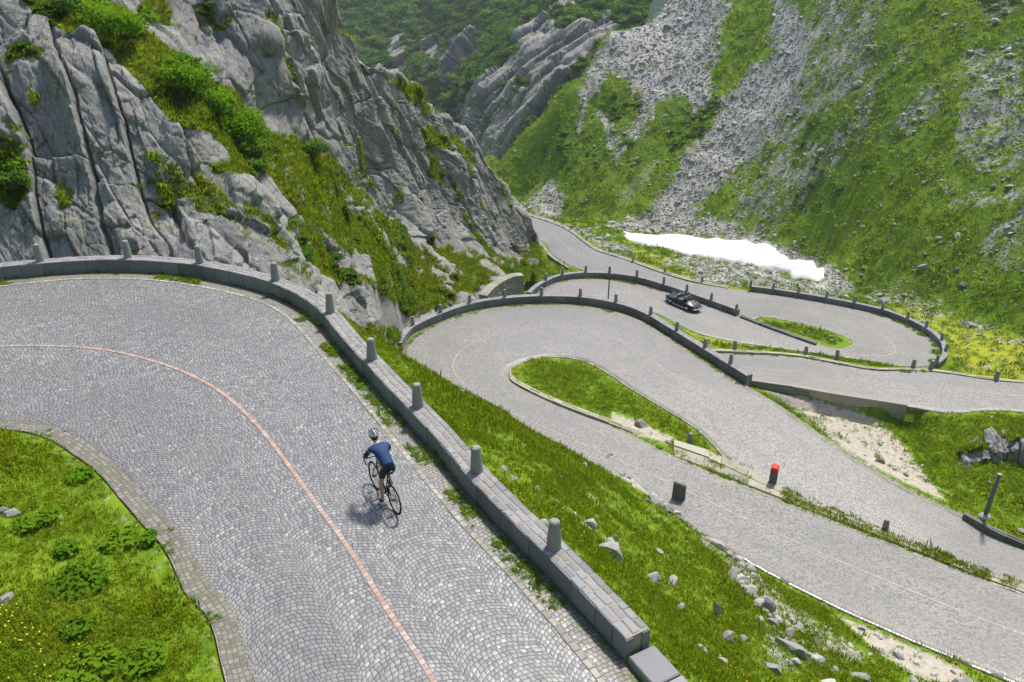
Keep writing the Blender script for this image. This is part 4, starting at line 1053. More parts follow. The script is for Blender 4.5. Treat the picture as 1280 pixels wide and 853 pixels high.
def kerb_wall(name, near, farr, label, top=.12, depth=1.6, mat='kerb_stone', seg=1.1, cat='wall'):
    """row of long flat slabs between two edge lines (given at the level of their top)"""
    rnd = random.Random(label); A = crom(near, 8); Bq = crom(farr, 8); n = max(3, int(arclen(A)[-1] / seg)); sA = arclen(A) / arclen(A)[-1]; sB = arclen(Bq) / arclen(Bq)[-1]
    f = lambda E, s_, x: np.array([np.interp(x, s_, E[:, k]) for k in range(3)])
    mid = f(A, sA, .5); t = empty(name, tuple(mid), 0, label, cat); org = Vector(mid); bm = bmesh.new()
    cuts = np.concatenate([[0], np.sort((np.arange(1, n) + np.array([rnd.uniform(-.33, .33) for _ in range(n - 1)])) / n), [1]])
    for i in range(n):
        x0, x1 = cuts[i], cuts[i + 1]; g = .008 / arclen(A)[-1]; sp_ = rnd.uniform(.36, .64)
        for r0, r1 in ((0, sp_ - .025), (sp_ + .025, 1.0)):
            pts = []
            for x, r in ((x0 + g, r0), (x1 - g, r0), (x1 - g, r1), (x0 + g, r1)):
                a, b_ = f(A, sA, x), f(Bq, sB, x); p = a + (b_ - a) * min(max(r + rnd.uniform(-.03, .03), 0), 1); pts.append(Vector(p) - org)
            hz = rnd.uniform(-.03, .03)
            stone_prism(bm, pts, [p.z - depth for p in pts], [p.z + hz for p in pts], 0, .03, .05)
    bmesh.ops.recalc_face_normals(bm, faces=bm.faces[:]); bm_obj('slab_stones', bm, M[mat], t)
    core = bmesh.new(); prev = None
    for i in range(n * 2 + 1):
        a, b_ = Vector(f(A, sA, i / (2 * n))) - org, Vector(f(Bq, sB, i / (2 * n))) - org; d = (b_ - a) * .03; a, b_ = a + d, b_ - d
        r_ = [core.verts.new((p.x, p.y, p.z + z)) for p, z in ((a, -depth), (b_, -depth), (b_, -.035), (a, -.035))]
        if prev:
            for k in range(4): core.faces.new((prev[k], prev[(k + 1) % 4], r_[(k + 1) % 4], r_[k]))
        else: core.faces.new(r_[::-1])
        prev = r_
    core.faces.new(prev); bmesh.ops.recalc_face_normals(core, faces=core.faces[:]); bm_obj('mossy_joints', core, M['moss_fill'], t); return t
su = [(842, 569, 842, 549), (884, 585, 884, 562), (919, 599.5, 921, 579), (955, 614.5, 955, 599), (994, 630, 994, 618), (1056, 653, 1058, 645), (1142, 687, 1142, 679), (1211, 714.5, 1211, 708), (1276, 738, 1279, 729), (1340, 762, 1345, 750)]
kerb_wall('retaining_wall', [at(a, b_, zB(a) + .10) for a, b_, c_, d_ in su], [at(c_, d_, zB(c_) + .12) for a, b_, c_, d_ in su], 'long mossy strip of pale slabs dividing the two roads below the meadow slope', seg=1.7)
ta = [(636.5, 464), (637, 473), (646, 480), (658, 486.5), (699, 505), (757, 527), (785, 538), (813, 550)]
kerb_wall('kerb', [at(u, v, -14.86) for u, v in ta], [at(u + 2.5, v - 4.2, -14.84) for u, v in ta], 'low stone kerb along the near side of the middle grass tongue', seg=.8, depth=.4, cat='kerb')
tc = [(925, 394.5, -19.5), (955, 406.5, -19.7), (986, 418, -19.9), (1020, 430, -20)]
kerb_wall('kerb', [at(u, v, z + .12) for u, v, z in tc], [at(u + 1.5, v - 2.2, z + .14) for u, v, z in tc], 'dark thin kerb on the near side of the far grass tongue', seg=.9, depth=.4, mat='dark_granite', cat='kerb')
te = [(1204, 643, -16.0), (1225, 655, -16.1), (1250, 667, -16.2), (1282, 681, -16.4), (1330, 702, -16.7)]
kerb_wall('kerb', [at(u, v, z + .2) for u, v, z in te], [at(u + 2, v - 4, z + .22) for u, v, z in te], 'dark stone kerb at the foot of the leaning post', seg=1.2, depth=.6, mat='dark_granite', cat='kerb')
fc = [(655, 267.5, -26.4), (690, 278.5, -25.8), (712, 289, -25.3), (742, 311, -24.7), (775, 322, -24.1), (830, 341.5, -23.2), (865, 351.5, -22.7), (910, 360, -22.4)]
kerb_wall('kerb', [at(u, v, z + .15) for u, v, z in fc], [at(u + 2, v - 2.6, z + .18) for u, v, z in fc], 'pale kerb wall along the outer edge of the road leaving past the snow', seg=1.0, depth=.9, mat='concrete', cat='kerb')
nc = [(655, 283, -26.4), (676, 302, -26), (688, 317, -25.5), (700, 326, -25.1), (712, 333.5, -24.85)]
kerb_wall('kerb', [at(u, v, z + .12) for u, v, z in nc], [at(u - 2.5, v + 1.5, z + .14) for u, v, z in nc], 'pale kerb along the inner edge of the road turning behind the cliff', seg=1.0, depth=.5, mat='concrete', cat='kerb')
sd_ = [(884, 438.5, -18.2), (945, 441, -18.05), (1000, 445, -17.95), (1088, 461, -17.65), (1130, 462, -17.6), (1173, 464.5, -17.5), (1241, 474.5, -17.2), (1282, 478.5, -17.1)]
kerb_wall('kerb', [at(u, v, z + .08) for u, v, z in sd_], [at(u + .5, v - 2.2, z + .1) for u, v, z in sd_], 'low pale kerb below the row of short posts between the two far roads', seg=1.0, depth=.8, mat='kerb_stone', cat='kerb')
# low block after the end of the near parapet
bm = bmesh.new(); e0, e1_ = at1(783, 829), l1(3.15, 8.15); T_ = (e1_ - e0); T_[2] = 0; T_ /= np.linalg.norm(T_); N_ = np.array([-T_[1], T_[0], 0])
for a, b_, o in ((.02, .75, 0), (.78, 1.5, .01), (1.53, 2.2, -.01)):
    p = [e0 + T_ * a + N_ * (.02 + o), e0 + T_ * b_ + N_ * (.02 + o), e0 + T_ * b_ + N_ * .58, e0 + T_ * a + N_ * .58]; stone_prism(bm, [Vector(w_) for w_ in p], -.6, [w_[2] + .17 for w_ in p], 0, .02, .03)
bmesh.ops.recalc_face_normals(bm, faces=bm.faces[:]); tag(bm_obj('kerb_block', bm, M['wall_top']), 'low flat granite kerb continuing from the near end of the cyclist\'s parapet', 'kerb')

# ------------------------------------------------------------------ bollards
def bollard_mesh(name, r0, r1, h, seed, foot=0.0):
    rnd = random.Random(seed); bm = bmesh.new(); n = 12
    prof = [(r0 * 1.03, -.25), (r0 * 1.02, 0), (r0 * .99, h * .3), ((r0 + r1) / 2, h * .62), (r1 * 1.01, h * .9), (r1 * .93, h * .965), (r1 * .62, h)]
    lathe(bm, prof, n=n)
    for v in bm.verts: v.co += Vector((rnd.uniform(-1, 1), rnd.uniform(-1, 1), rnd.uniform(-1, 1) * .6)) * r0 * .045
    me = bpy.data.meshes.new(name); bm.to_mesh(me); bm.free(); me.materials.append(M['bollard_granite']); return me
BM = [bollard_mesh('bollard', .155, .115, .74, k) for k in range(5)]
ordn = ['first', 'second', 'third', 'fourth', 'fifth', 'sixth', 'seventh', 'eighth', 'ninth', 'tenth', 'eleventh', 'twelfth', 'thirteenth', 'fourteenth', 'fifteenth']
brnd = random.Random(21)
def bollard(p, sc, label, group, name='bollard'):
    o = bpy.data.objects.new(name, brnd.choice(BM)); COL.objects.link(o); o.location = p; o.scale = (sc[0], sc[0], sc[1]); o.rotation_euler = (brnd.uniform(-.03, .03), brnd.uniform(-.03, .03), brnd.uniform(0, 6.28)); return tag(o, label, 'bollard', group)
def on_wall(W, us, height, thick, z_of=None, side=1, n=4000):
    pt, s = W; d = np.linspace(0, s[-1], n); P = np.array([pt(x, thick * .52 * 1.0) for x in d]); P[:, 2] += height; U, V = project(P)
    out = []
    for u, vmin, vmax in us:
        m = np.where((V >= vmin) & (V <= vmax))[0]
        i = m[np.abs(U[m] - u).argmin()]; out.append(P[i])
    return out
for k, p in enumerate(on_wall(W1, [(692, 0, 999), (596, 0, 999), (523, 0, 999), (464.5, 0, 999), (413.5, 0, 999), (345, 0, 999), (250.5, 0, 999), (160.5, 0, 999), (51.5, 0, 999), (-62, 0, 999)], .45, .54, n=900)):
    bollard(p, (.95, .93), f'{ordn[k]} grey granite bollard from the near end of the parapet beside the cyclist', 'bollards on the near parapet')
us2 = [(499, 395, 450), (516, 0, 999), (550.5, 0, 999), (587, 0, 999), (631, 0, 999), (677, 0, 999), (725, 0, 999), (770, 0, 999), (813, 0, 999), (846, 0, 999), (881, 0, 999), (913, 0, 999)]
for k, p in enumerate(on_wall(W2, us2, .58, .56, n=900)):
    bollard(p, (1.0, 1.02), f'{ordn[k]} small grey bollard, counting from the rocks, on the middle hairpin parapet', 'bollards on the middle hairpin parapet')
for k, p in enumerate(on_wall(W3, [(682.5, 0, 999), (703, 0, 999), (732, 0, 999), (762, 0, 999), (796, 0, 999), (829.5, 0, 999), (858.5, 0, 999), (889, 0, 999), (920.5, 0, 999)], .56, .5, n=900)):
    bollard(p, (1.0, 1.05 if k < 8 else .7), f'{ordn[k]} little bollard, counting from the grassy end, on the parapet behind the convertible', 'bollards on the parapet behind the car')
us4 = [(938, 0, 400), (966.6, 0, 400), (998, 0, 400), (1033, 0, 410), (1068, 0, 410), (1103, 0, 420), (1134.5, 0, 430), (1157.5, 0, 440), (1177, 0, 437), (1184, 438, 452), (1178, 453, 470)]
for k, p in enumerate(on_wall(W4, us4, .56, .5, n=900)):
    bollard(p, (1.0, 1.0), f'{ordn[k]} dark little bollard, counting from the snow side, on the far right hairpin parapet', 'bollards on the far right hairpin parapet')
posts = [(918, 436, -18.1), (1007, 443.5, -17.95), (1046, 448, -17.8), (1141, 460, -17.6), (1163.5, 461.5, -17.5), (1245, 475, -17.2)]
for k, (u, v, z) in enumerate(posts):
    bollard(at(u, v, z), (1.15, 1.05), f'{ordn[k]} stubby post from the parapet end on the grass verge between the two far roads', 'posts on the verge between the far roads')
for k, (u, v, z) in enumerate([(877.5, 352.5, -22.5), (831, 340.5, -23.1), (791, 328, -23.8), (762, 315.5, -24.3), (733, 301, -24.9), (714, 288, -25.3), (694, 277.5, -25.7)]):
    bollard(at(u, v, z), (.95, .95), f'{ordn[k]} tiny kerbside post from the hairpin on the road passing the snow', 'posts on the road passing the snow')
bollard(at(862, 554, -14.9), (1.1, .95), 'squat granite bollard at the narrow end of the middle grass tongue', None)
bollard(at(1106.5, 661, zB(1106) + .1), (1.0, .75), 'short dark stone post alone on the mossy strip between two roads', None)
# red topped marker stone
def face_stone(name, p, w, d, h, rz, label, cat, mat, red=False, taper=.82, tilt=0):
    t = empty(name, tuple(p), rz, label, cat); t.rotation_euler = (tilt, 0, rz); bm = bmesh.new()
    box(bm, (0, 0, h / 2 - .2), (w, d, h + .4), taper=taper); bmesh.ops.bevel(bm, geom=bm.edges[:], offset=.035, segments=2, affect='EDGES')
    bm_obj('stone_body', bm, M[mat], t)
    if red:
        bm = bmesh.new(); prof = [(-w * .5, 0), (w * .5, 0), (w * .5, .16), (w * .36, .27), (0, .31), (-w * .36, .27), (-w * .5, .16)]
        a = [bm.verts.new((x, -d * .5, z)) for x, z in prof]; b_ = [bm.verts.new((x, d * .5, z)) for x, z in prof]
        for i in range(len(prof)): j = (i + 1) % len(prof); bm.faces.new((a[i], a[j], b_[j], b_[i]))
        bm.faces.new(a[::-1]); bm.faces.new(b_); bmesh.ops.recalc_face_normals(bm, faces=bm.faces[:]); bmesh.ops.bevel(bm, geom=bm.edges[:], offset=.02, segments=1, affect='EDGES')
        o = bm_obj('red_cap', bm, M['red_paint'], t); o.location = (0, 0, h + .003)
    return t
face_stone('marker_stone', at(966, 602, zB(966) + .1), .40, .50, .70, R(-25), 'grey marker stone with a bright red rounded top between the two roads', 'marker stone', 'dark_granite', True, .95)
face_stone('marker_stone', at(848, 624, -14.4), .74, .22, 1.0, R(-38), 'upright dark grey stone slab at the edge of the meadow slope', 'marker stone', 'dark_granite', False, .9)
# leaning timber post with a stone foot, thin snow stake
t = empty('wooden_post', tuple(at(1231, 646, -15.8)), 0, 'tall weathered grey post leaning beside the lower right road', 'post')
bm = bmesh.new(); tube(bm, [(0, 0, -.3), (.0, 0, .6), (.01, 0, 1.7), (.02, 0, 2.72)], [.115, .11, .105, .10], 10); o = bm_obj('post_shaft', bm, M['timber'], t, True); o.rotation_euler = (0, R(1.5), 0)
bm = bmesh.new(); tube(bm, [(.022, 0, 2.72), (.022, 0, 2.76)], [.118, .112], 10); o = bm_obj('post_cap', bm, M['concrete'], t); o.rotation_euler = (0, R(1.5), 0)
bm = bmesh.new(); bmesh.ops.create_icosphere(bm, subdivisions=2, radius=.34)
for v in bm.verts: v.co = Vector((v.co.x, v.co.y, v.co.z * .55)) * random.uniform(.85, 1.12)
bm_obj('foot_stones', bm, M['concrete'], t)
t = empty('snow_stake', tuple(at(762, 374, -15)), 0, 'thin black snow stake standing behind the middle hairpin parapet', 'stake'); t.location = tuple(at(762, 373, -15.1) + np.array([0, .9, 0]))
bm = bmesh.new(); tube(bm, [(0, 0, -1.5), (0, 0, 1.5)], .055, 8); bm_obj('stake_pole', bm, M['black_plastic'], t); bm = bmesh.new(); tube(bm, [(0, 0, 1.5), (0, 0, 1.55)], [.06, .04], 8); bm_obj('stake_cap', bm, M['rubber'], t)
# ------------------------------------------------------------------ scattered stuff (instances on points)
def proto_coll(name, objs):
    c = bpy.data.collections.new(name)
    for o in objs: c.objects.link(o)
    return c
def raw_obj(name, me, mat):
    me.materials.append(mat); return bpy.data.objects.new(name, me)
def scatter(name, P, rot, scl, idx, coll, label=None, cat=None):
    P = np.asarray(P, np.float32); me = bpy.data.meshes.new(name); me.vertices.add(len(P)); me.vertices.foreach_set('co', P.ravel())
    a = me.attributes.new('rot', 'FLOAT_VECTOR', 'POINT'); a.data.foreach_set('vector', np.asarray(rot, np.float32).ravel())
    scl = np.asarray(scl, np.float32); scl = np.repeat(scl[:, None], 3, 1) if scl.ndim == 1 else scl
    a = me.attributes.new('scl', 'FLOAT_VECTOR', 'POINT'); a.data.foreach_set('vector', scl.ravel())
    a = me.attributes.new('idx', 'INT', 'POINT'); a.data.foreach_set('value', np.asarray(idx, np.int32))
    o = bpy.data.objects.new(name, me); COL.objects.link(o)
    g = bpy.data.node_groups.new(name, 'GeometryNodeTree'); g.interface.new_socket('Geometry', in_out='INPUT', socket_type='NodeSocketGeometry'); g.interface.new_socket('Geometry', in_out='OUTPUT', socket_type='NodeSocketGeometry')
    N = g.nodes.new; gi, go, iop, ci = N('NodeGroupInput'), N('NodeGroupOutput'), N('GeometryNodeInstanceOnPoints'), N('GeometryNodeCollectionInfo')
    ci.inputs['Collection'].default_value = coll; ci.inputs['Separate Children'].default_value = True; ci.inputs['Reset Children'].default_value = True
    m2p = N('GeometryNodeMeshToPoints'); g.links.new(gi.outputs[0], m2p.inputs[0]); g.links.new(m2p.outputs[0], iop.inputs['Points'])
    g.links.new(ci.outputs[0], iop.inputs['Instance']); iop.inputs['Pick Instance'].default_value = True
    def na(n_, ty):
        x = N('GeometryNodeInputNamedAttribute'); x.data_type = ty; x.inputs['Name'].default_value = n_; return x.outputs['Attribute']
    e2r = N('FunctionNodeEulerToRotation'); g.links.new(na('rot', 'FLOAT_VECTOR'), e2r.inputs[0]); g.links.new(e2r.outputs[0], iop.inputs['Rotation'])
    g.links.new(na('scl', 'FLOAT_VECTOR'), iop.inputs['Scale']); g.links.new(na('idx', 'INT'), iop.inputs['Instance Index'])
    g.links.new(iop.outputs[0], go.inputs[0])
    md = o.modifiers.new('scatter', 'NODES'); md.node_group = g
    return tag(o, label, cat, kind='stuff')
def rock_mesh(name, seed, sub=2, flat=.65):
    rnd = random.Random(seed); bm = bmesh.new(); bmesh.ops.create_icosphere(bm, subdivisions=sub, radius=.5)
    pl = [(Vector((rnd.gauss(0, 1), rnd.gauss(0, 1), rnd.gauss(0, 1))).normalized(), rnd.uniform(.26, .42)) for _ in range(9)]
    for v in bm.verts:
        p = v.co.copy()
        for n, d in pl:
            h = p.dot(n)
            if h > d: p -= n * (h - d) * .92
        v.co = Vector((p.x * 1.25, p.y * .95, p.z * flat * 1.25)) * (1 + rnd.uniform(-.04, .04))
    me = bpy.data.meshes.new(name); bm.to_mesh(me); bm.free(); return me
rocks_c = proto_coll('scree_rock_kinds', [raw_obj(f'scree_rock_kind', rock_mesh('scree_rock', k, 2, .6 + .08 * k), M['scree_rock']) for k in range(5)])
def tuft_mesh(name, seed, n, h, spread, wid, bend=.6):
    rnd = random.Random(seed); V, F = [], []
    for _ in range(n):
        a = rnd.uniform(0, 6.283); r = spread * math.sqrt(rnd.random()); x, y = r * math.cos(a), r * math.sin(a)
        d = a + rnd.uniform(-1.2, 1.2); hh = h * rnd.uniform(.5, 1.1); w_ = wid * rnd.uniform(.7, 1.3); bx, by = math.cos(d), math.sin(d); px, py = -by * w_, bx * w_; bb = bend * rnd.uniform(.3, 1.1) * hh
        i = len(V)
        V += [(x - px, y - py, -.02), (x + px, y + py, -.02), (x + bx * bb * .35 + px * .8, y + by * bb * .35 + py * .8, hh * .55), (x + bx * bb * .35 - px * .8, y + by * bb * .35 - py * .8, hh * .55), (x + bx * bb, y + by * bb, hh * rnd.uniform(.75, 1))]
        F += [(i, i + 1, i + 2), (i, i + 2, i + 3), (i + 3, i + 2, i + 4)]
    return np_mesh(name, V, F, smooth=False)
grass_c = proto_coll('grass_tuft_kinds', [raw_obj('grass_tuft', tuft_mesh('grass_tuft', k, 16, .105, .11, .006 + .002 * (k % 3)), M['grass_blade']) for k in range(6)])
meadow_c = proto_coll('meadow_tuft_kinds', [raw_obj('meadow_tuft', tuft_mesh('meadow_tuft', 20 + k, 26, .22, .30, .018), M['meadow_tuft']) for k in range(5)])
def leaf_clump(name, seed, n, r, leaf, flat=.7, up=.5):
    rnd = random.Random(seed); V, F = [], []
    lobes = [(Vector((rnd.uniform(-.5, .5), rnd.uniform(-.5, .5), rnd.uniform(0, .35))) * r, rnd.uniform(.35, .6) * r) for _ in range(5)]
    for _ in range(n):
        c, lr = rnd.choice(lobes); d = Vector((rnd.gauss(0, 1), rnd.gauss(0, 1), abs(rnd.gauss(0, 1)) * .9 - .15)).normalized()
        p = c + d * lr * rnd.uniform(.55, 1.05); p.z = max(p.z * flat, -.05) + .1 * r
        nrm = (d + Vector((rnd.gauss(0, .5), rnd.gauss(0, .5), up + rnd.gauss(0, .4)))).normalized(); a = nrm.orthogonal().normalized(); a.rotate(Matrix.Rotation(rnd.uniform(0, 6.28), 3, nrm)); b_ = nrm.cross(a); l = leaf * rnd.uniform(.6, 1.3)
        i = len(V); V += [tuple(p - a * l), tuple(p + b_ * l * .5), tuple(p + a * l), tuple(p - b_ * l * .5)]; F.append((i, i + 1, i + 2, i + 3))
    return np_mesh(name, V, F, smooth=False)
shrub_c = proto_coll('shrub_kinds', [raw_obj('shrub_clump', leaf_clump('shrub_clump', 60 + k, 260, 1.0, .13), M['shrub_leaf']) for k in range(4)])
alder_c = proto_coll('alder_kinds', [raw_obj('alder_clump', leaf_clump('alder_clump', 80 + k, 320, 1.0, .10, .95), M['alder_leaf']) for k in range(4)])
weed_c = proto_coll('weed_kinds', [raw_obj('weed_clump', leaf_clump('weed_clump', 90 + k, 40, .15, .030, .5, .9), M['weed_leaf']) for k in range(4)])
bm = bmesh.new(); bmesh.ops.create_icosphere(bm, subdivisions=1, radius=.018); mefl = bpy.data.meshes.new('flower_head'); bm.to_mesh(mefl); bm.free()
flower_c = proto_coll('flower_kinds', [raw_obj('flower_head', mefl, M['petal'])])

def grid_of(A):
    return A
def sample_terrain(n, rmin, rmax, amin=-50, amax=50, power=1.0, seed=0):
    g = np.random.default_rng(seed); th = g.uniform(R(amin), R(amax), n); u = g.random(n)
    r = np.exp(np.log(rmin) + u * np.log(rmax / rmin)) if power == 0 else (rmin ** power + u * (rmax ** power - rmin ** power)) ** (1 / power)
    x, y = r * np.sin(th), r * np.cos(th)
    i = np.interp(th, TH, np.arange(len(TH))); j = np.interp(r, RR, np.arange(len(RR))); ii, jj = np.rint(i).astype(int), np.rint(j).astype(int)
    return x, y, ground(x, y), ii, jj, g
def eul(g, n, tilt=.15):
    return np.stack([g.normal(0, tilt, n), g.normal(0, tilt, n), g.uniform(0, 6.283, n)], -1)
# is a terrain point hidden under the massif? keep clear of it
def clear_of_massif(x, y, z):
    U, V = project(np.stack([x, y, z], -1)); d = massif_d(U, V); vt = np.interp(U, ridge[:, 0], ridge[:, 1], left=-330); vb = np.interp(U, mbot[:, 0], mbot[:, 1], right=0)
    return ~((U < 674) & (V < vb + 4) & (V > vt - 6) & (y > d - 1.0))
# near turf
x, y, z, i, j, g = sample_terrain(210000, 7.5, 62, -42, 44, .6, 1)
dens = (1 - np.maximum(scree[i, j] * .9, sstep(.15, .5, dirt[i, j]) * .97)) * (roaddist(x, y) > .06)
dens *= np.where(fbm(xy3(x, y, .8), 3, 7) > -.25, 1, .45)
ok = (g.random(len(x)) < dens); ok[ok] &= clear_of_massif(x[ok], y[ok], z[ok]); x, y, z = x[ok], y[ok], z[ok]; r_ = np.hypot(x, y)
nn_ = len(x); sc_ = g.lognormal(0, .28, nn_) * (.65 + .35 * sstep(-.2, .5, fbm(xy3(x, y, .5), 3, 8))) * np.interp(r_, [8, 25, 60], [.75, 1.2, 1.9])
scatter('grass', np.stack([x, y, z], -1), eul(g, nn_, .12), np.stack([sc_, sc_, sc_ * np.interp(r_, [8, 60], [1.0, .75])], -1), g.integers(0, 6, nn_), grass_c, 'short bright alpine grass on the slopes and islands between the roads', 'grass')
# yellow flowers
x, y, z, i, j, g = sample_terrain(26000, 7.5, 40, -42, 42, 1, 2)
ok = (best[i, j] > .6) & (scree[i, j] < .3) & (dirt[i, j] < .3) & (fbm(xy3(x, y, .5), 3, 17) > .12) & (g.random(len(x)) < .42); x, y, z = x[ok], y[ok], z[ok]; ok = clear_of_massif(x, y, z); x, y, z = x[ok], y[ok], z[ok]
scatter('flowers', np.stack([x, y, z + .09], -1), eul(g, len(x)), g.uniform(.6, 1.25, len(x)), np.zeros(len(x)), flower_c, 'tiny yellow flowers sprinkled through the grass', 'flowers')
# far meadows: coarse tufts give the slope its nap
x, y, z, i, j, g = sample_terrain(150000, 45, 260, -14, 46, .5, 3)
dens = (1 - scree[i, j]) * (1 - dirt[i, j]) * (best[i, j] > 1.0) * (1 - .7 * bright[i, j]); ok = (g.random(len(x)) < dens) & (poly_sd(x, y, so[:, :2]) < -.3); ok[ok] &= clear_of_massif(x[ok], y[ok], z[ok]); x, y, z = x[ok], y[ok], z[ok]; r_ = np.hypot(x, y)
sc_ = g.lognormal(0, .35, len(x)) * np.interp(r_, [45, 80, 200], [.5, .9, 1.7])
scatter('meadow', np.stack([x, y, z], -1), eul(g, len(x), .2), sc_, g.integers(0, 5, len(x)), meadow_c, 'rough grass covering the valley side beyond the snow', 'grass')
# scree and loose stones
x, y, z, i, j, g = sample_terrain(470000, 60, 270, -14, 46, .55, 4)
nz = fbm(xy3(x, y, .45), 4, 23); s_ = scree[i, j]
dens = np.maximum(sstep(.18, .85, s_ + nz * .42) * .85, .06 + .06 * (nz > .2)) * (best[i, j] > 1.2); ok = g.random(len(x)) < dens; ok[ok] &= clear_of_massif(x[ok], y[ok], z[ok]); x, y, z, s_ = x[ok], y[ok], z[ok], s_[ok]; r_ = np.hypot(x, y)
sc_ = np.clip(g.lognormal(-1.68, .58, len(x)), .08, 1.7) * np.interp(r_, [60, 100, 200], [.62, 1.0, 1.35])
insn = poly_sd(x, y, so[:, :2]) > -.2; x, y, z, sc_ = x[~insn], y[~insn], z[~insn], sc_[~insn]
scatter('scree', np.stack([x, y, z + .05 * sc_], -1), eul(g, len(x), .28), np.stack([sc_ * .9, sc_ * .9, sc_ * .62], -1), g.integers(0, 5, len(x)), rocks_c, 'grey scree and loose stones spread over the valley side', 'scree')
# stones on near slopes and banks
x, y, z, i, j, g = sample_terrain(60000, 14, 62, -30, 42, .7, 5)
nz = fbm(xy3(x, y, .7), 3, 24); s_ = scree[i, j]; d_ = dirt[i, j]
dens = (np.where(s_ > .25, sstep(.0, .3, nz) * .75, .004) + .05 * (d_ > .4)) * (best[i, j] > .8); ok = g.random(len(x)) < dens; ok[ok] &= clear_of_massif(x[ok], y[ok], z[ok]); x, y, z = x[ok], y[ok], z[ok]
sc_ = np.clip(g.lognormal(-1.75, .6, len(x)), .05, .75)
scatter('stones', np.stack([x, y, z], -1), eul(g, len(x), .3), sc_, g.integers(0, 5, len(x)), rocks_c, 'small grey stones lying in the grassy banks between the roads', 'stones')
# low dark shrubs on the right valley side
x, y, z, i, j, g = sample_terrain(26000, 72, 240, 0, 46, .7, 6)
dens = sstep(.25, .7, darkm[i, j]) * (scree[i, j] < .6) * (best[i, j] > 4) * .55 * sstep(-.1, .25, fbm(xy3(x, y, .16), 3, 29)); ok = g.random(len(x)) < dens; x, y, z = x[ok], y[ok], z[ok]
sc_ = g.lognormal(-.1, .4, len(x)) * np.interp(np.hypot(x, y), [70, 200], [.55, 1.1])
scatter('heath_shrubs', np.stack([x, y, z - .1], -1), eul(g, len(x)), np.stack([sc_, sc_, sc_ * .55], -1), g.integers(0, 4, len(x)), shrub_c, 'low dark shrubs spread across the right valley side', 'shrubs')
# vegetation on the massif ledges and the far hillside
def on_surface(X, mask, n, seed, sizes=None):
    g = np.random.default_rng(seed); a, b_ = X.shape[:2]; du = np.linalg.norm(np.diff(X, axis=1)[:-1], axis=-1); dv = np.linalg.norm(np.diff(X, axis=0)[:, :-1], axis=-1)
    wt = (du * dv * mask[:-1, :-1]).ravel(); wt = wt / wt.sum(); k = g.choice(len(wt), n, p=wt); i, j = k // (b_ - 1), k % (b_ - 1); s, t = g.random(n), g.random(n)
    P = X[i, j] * ((1 - s) * (1 - t))[:, None] + X[i + 1, j] * (s * (1 - t))[:, None] + X[i, j + 1] * ((1 - s) * t)[:, None] + X[i + 1, j + 1] * (s * t)[:, None]
    return P, g, i, j
Um, Vm = project(CX); inpic = (Um > -120) & (Um < 700) & (Vm > -80); gm = sstep(.42, .6, CVEG) * inpic / (CX[..., 1] ** 1.2); gm[NV - 1:] = 0
P, g, i, j = on_surface(CX, gm, 42000, 31)
sc_ = g.lognormal(-.1, .3, len(P)) * np.interp(P[:, 1], [30, 90], [1.3, 2.4])
scatter('ledge_grass', P, eul(g, len(P), .25), sc_, g.integers(0, 6, len(P)), grass_c, 'tufts of grass on the ledges and bands of the rock face', 'grass')
P, g, i, j = on_surface(CX, gm * sstep(.1, .4, fbm(CX.reshape(-1, 3) * .3, 3, 66)).reshape(gm.shape), 1500, 32)
sc_ = g.lognormal(-.95, .35, len(P)); scatter('ledge_shrubs', P, eul(g, len(P)), np.stack([sc_, sc_, sc_ * .6], -1), g.integers(0, 4, len(P)), shrub_c, 'low shrubs scattered over the green bands of the rock face', 'shrubs')
Uf, Vf = project(GXYZ); gm = sstep(.4, .6, GVEG) * (Vf > -60) * (Uf > 385); gm *= np.where(GVEG > .9, 1, .6)
P, g, i, j = on_surface(GXYZ, gm, 15000, 33)
sc_ = g.lognormal(1.05, .38, len(P)) * np.interp(P[:, 1], [220, 480], [.62, 1.15]); scatter('hillside_thicket', P - np.array([0, 0, .5]), eul(g, len(P)), np.stack([sc_, sc_, sc_ * .9], -1), g.integers(0, 4, len(P)), shrub_c, 'dense dark green thicket covering the far hillside above the gorge', 'thicket')
# weeds at the feet of walls and in gutters
def along(E, i0, i1, side, o0, o1, n, seed, key, clump=.55):
    g = np.random.default_rng(seed); q = resample(E[i0:i1], .2); T = tangents(q); Nn = np.stack([-T[:, 1], T[:, 0], 0 * T[:, 0]], -1) * side; k = g.integers(0, len(q), n)
    o = g.uniform(o0, o1, n); p = q[k] + Nn[k] * o[:, None] + T[k] * g.uniform(-.1, .1, n)[:, None]; m = fbm(xy3(p[:, 0], p[:, 1], 1.1), 3, seed) > clump - .5; p = p[m]
    return onroad(p, key), g
wp = [along(L1o, 45, 150, -1, .12, .5, 1500, 41, 'L1', .55)[0], along(L1i, 60, 150, 1, .0, .45, 160, 42, 'L1', .62)[0], along(L2o, 90, 160, -1, .1, .45, 500, 43, 'L2', .55)[0], along(L2i, 22, 60, 1, -.15, .15, 500, 44, 'L2', .5)[0], along(L3o, 100, 130, -1, .1, .4, 300, 45, 'L3', .55)[0], along(L3i, 170, 215, -1, -.7, .1, 900, 46, 'L3', .5)[0] if False else along(L3i, 170, 215, 1, .1, .7, 900, 46, 'L3', .5)[0], along(L3i, 20, 60, -1, -.5, .1, 700, 47, 'L3', .5)[0]]
wp = np.concatenate(wp); g = np.random.default_rng(48); nw = len(wp); rr_ = np.hypot(wp[:, 0], wp[:, 1])
scatter('wall_foot_weeds', wp, eul(g, nw, .2), g.lognormal(-.45, .35, nw) * np.interp(rr_, [10, 30, 80], [.62, .9, 1.3]), g.integers(0, 4, nw), weed_c, 'small weeds growing along the feet of the walls and in the gutters', 'weeds')
g = np.random.default_rng(49); kk = g.random(nw) < .9
